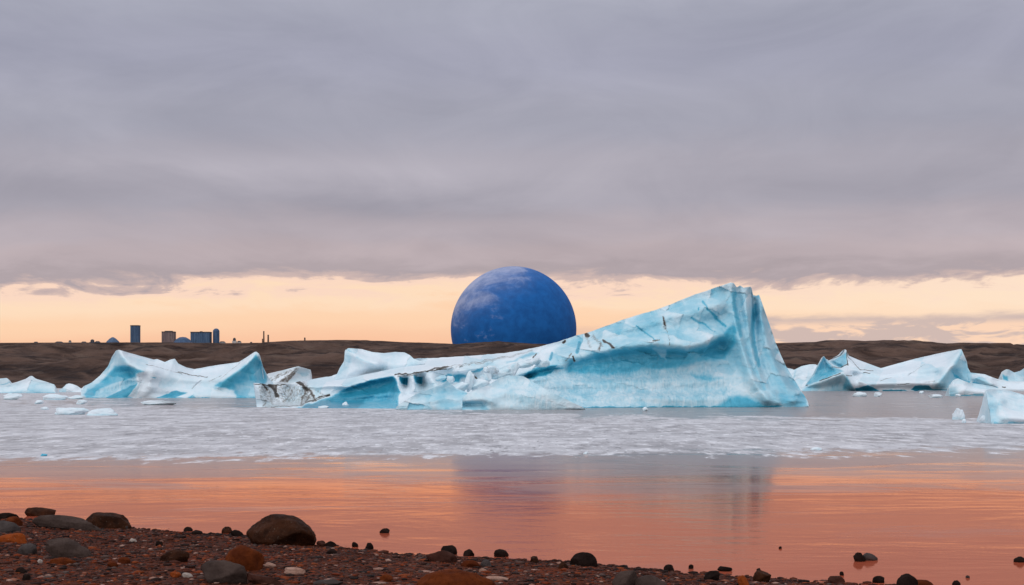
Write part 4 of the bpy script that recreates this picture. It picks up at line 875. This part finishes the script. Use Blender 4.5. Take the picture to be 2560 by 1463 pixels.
def tower_part(name, prof, z0, mat, parent, seg=None, box=None, ribs=0, ribd=.3):
    """prof: (scale, height) rings, closed; box = half width and depth with optional ribs round the plan."""
    if box:
        hx, hy = box; plan = []
        nrib = max(ribs, 1)
        def side(a, b):
            for i in range(nrib * 4):
                u = i / (nrib * 4); inn = ribd if ribs and (i % 4 in (1, 2)) else 0
                x = a[0] + (b[0] - a[0]) * u; y = a[1] + (b[1] - a[1]) * u
                L = math.hypot(b[0] - a[0], b[1] - a[1]); nx_, ny_ = -(b[1] - a[1]) / L, (b[0] - a[0]) / L
                plan.append((x + nx_ * inn, y + ny_ * inn))
        c4 = [(-hx, -hy), (hx, -hy), (hx, hy), (-hx, hy)]
        for i in range(4): side(c4[i], c4[(i + 1) % 4])
    else:
        plan = [(math.cos(2 * math.pi * i / seg) * (1 if not ribs or i % 2 else .96), math.sin(2 * math.pi * i / seg) * (1 if not ribs or i % 2 else .96)) for i in range(seg)]
    bm = bmesh.new(); rings = []
    for s_, zz_ in prof: rings.append([bm.verts.new((x * s_, y * s_, z0 + zz_)) for x, y in plan])
    n = len(plan)
    for r0, r1 in zip(rings[:-1], rings[1:]):
        for i in range(n): bm.faces.new((r0[i], r0[(i + 1) % n], r1[(i + 1) % n], r1[i]))
    bm.faces.new(rings[-1]); bm.faces.new(rings[0][::-1])
    bmesh.ops.recalc_face_normals(bm, faces=bm.faces[:])
    me = bpy.data.meshes.new(name); bm.to_mesh(me); bm.free()
    return link(name, me, mat, parent)
def site(name, px, label, cat, dd=0., group='buildings on the ridge'):
    d = BD + dd; e = empty(name, ((px - 1280) / F * d, d, hillz(px) - 6)); tag(e, label, cat, group); e['_d'] = d
    return e, d / F
def hgt_of(e, py): d = e['_d']; return H - (py - HZ) / F * d - e.location.z

e, k = site('tower_block', 338.5, 'tallest slim blue tower with ribbed walls and a notched top', 'tower')
h = hgt_of(e, 816); tower_part('wall', [(1, -6), (1, h)], 0, W_BLUE, e, box=(10.2 * k, 9 * k), ribs=5, ribd=.5)
tower_part('parapet', [(1, 0), (1, hgt_of(e, 813.5) - h)], h, W_ROOF, e, box=(10.5 * k, 9.3 * k), ribs=3, ribd=1.)
e, k = site('apartment_block', 422, 'mauve brown rectangular block beside the low blue dome', 'building')
h = hgt_of(e, 831); tower_part('wall', [(1, -6), (1, h)], 0, W_TAN, e, box=(15.5 * k, 10 * k), ribs=6, ribd=.4); tower_part('roof', [(1, 0), (1, 1.0)], h, W_ROOF, e, box=(15.8 * k, 10.3 * k)); tower_part('roof_ledge', [(1, 0), (1, 1.0)], h + 1.0, W_ROOF, e, box=(9 * k, 6 * k))
e, k = site('apartment_block', 503, 'wide blue grey block with ribbed walls between the dome and the round topped tower', 'building')
h = hgt_of(e, 832); tower_part('wall', [(1, -6), (1, h)], 0, W_BLUE, e, box=(23.6 * k, 14 * k), ribs=8, ribd=.5); tower_part('roof', [(1, 0), (1, 1.1)], h, W_ROOF, e, box=(24.2 * k, 14.4 * k)); tower_part('roof_vent', [(1, 0), (1, .9)], h + 1.1, W_ROOF, e, box=(3 * k, 3 * k))
e, k = site('silo_tower', 540.5, 'navy round topped tower at the end of the blue block', 'tower')
h = hgt_of(e, 829); r = 8.1 * k; tower_part('wall', [(r, -6), (r, h)], 0, W_NAVY, e, seg=28)
tower_part('dome', [(r * math.cos(a), r * .95 * math.sin(a)) for a in [i * math.pi / 2 / 8 for i in range(8)]] + [(.05, r * .96)], h, W_NAVY, e, seg=28)
e, k = site('dome_hall', 282, 'pointed blue grey dome standing alone near the slim tower', 'dome', 30)
h = hgt_of(e, 843); r = 26 * k; tower_part('roof_shell', [(r * 1.15, -4), (r, 5.0), (r * .80, 5.0 + (h - 5) * .30), (r * .55, 5 + (h - 5) * .62), (r * .30, 5 + (h - 5) * .86), (r * .12, 5 + (h - 5) * .97), (.2, h)], 0, W_BLUE, e, seg=32)
e, k = site('dome_hall', 457, 'low wide blue dome between the brown block and the blue block', 'dome', -40)
h = hgt_of(e, 842.5); r = 27 * k; tower_part('roof_shell', [(r * 1.05, -4), (r, 4.4), (r * .86, 4.4 + (h - 4.4) * .42), (r * .62, 4.4 + (h - 4.4) * .76), (r * .3, 4.4 + (h - 4.4) * .96), (.3, h)], 0, W_NAVY, e, seg=32)
def stack_(px, w, py, label, kink=False):
    e, k = site('chimney', px, label, 'chimney', 0, 'chimney stacks on the ridge'); h = hgt_of(e, py); r = w / 2 * k
    tower_part('shaft', [(r * 1.25, -4), (r * 1.2, h * .3), (r, h * .7), (r * .9, h - 1.2)], 0, W_BROWN, e, seg=12); tower_part('cap', [(r * 1.05, 0), (r * .8, 1.2)], h - 1.2, W_ROOF, e, seg=12)
    if kink: tower_part('flue', [(.8, -4), (.7, h * .62)], 0, W_BROWN, e, seg=8).location.x = -r * 1.9
    return e
stack_(659.5, 3.6, 828, 'tallest thin brown stack on the ridge, with a side flue', True); stack_(670.5, 4.2, 837, 'shorter thin brown stack beside the tallest one'); stack_(762, 4.0, 844, 'stubby brown stack standing alone nearest the globe')
def hut(px, w, py, label, mat=W_ROOF, dome=False, mat2=W_PALE):
    e, k = site('hut', px, label, 'hut', -60, 'huts along the ridge'); h = max(hgt_of(e, py), 7.5); r = w / 2 * k
    tower_part('wall', [(1, -3), (1, h * .86)], 0, mat2, e, box=(r, r * .7))
    if dome: tower_part('roof', [(r * .8, 0), (r * .7, h * .14 + .8), (r * .4, h * .14 + 1.9), (.2, h * .14 + 2.2)], h * .86, mat, e, seg=16)
    else: tower_part('roof', [(1.06, 0), (.55, max(h * .14, .8))], h * .86, mat, e, box=(r, r * .7))
hut(90, 10, 854.5, 'tiny dark hut standing apart at the far left end of the ridge'); hut(148, 18, 854, 'low dark shed, longer of two on the bare ridge'); hut(175, 6, 851, 'small upright shed at the end of the longer low one')
hut(210, 12, 854, 'low dark hut just left of the pair of blue sheds'); hut(231, 13, 852.5, 'dark blue shed, farther from the pointed dome', W_ROOF, True, W_NAVY); hut(244, 12, 853, 'dark blue shed, closest to the pointed dome', W_ROOF, False, W_NAVY)
hut(556, 14, 853.5, 'low dark shed at the foot of the round topped tower'); hut(586, 10, 848.5, 'white hut with a dark rounded roof', W_ROOF, True); hut(598, 10, 852.5, 'pale hut touching the one with the rounded roof'); hut(628, 6, 855, 'tiny pale hut between the round roofed hut and the stacks')
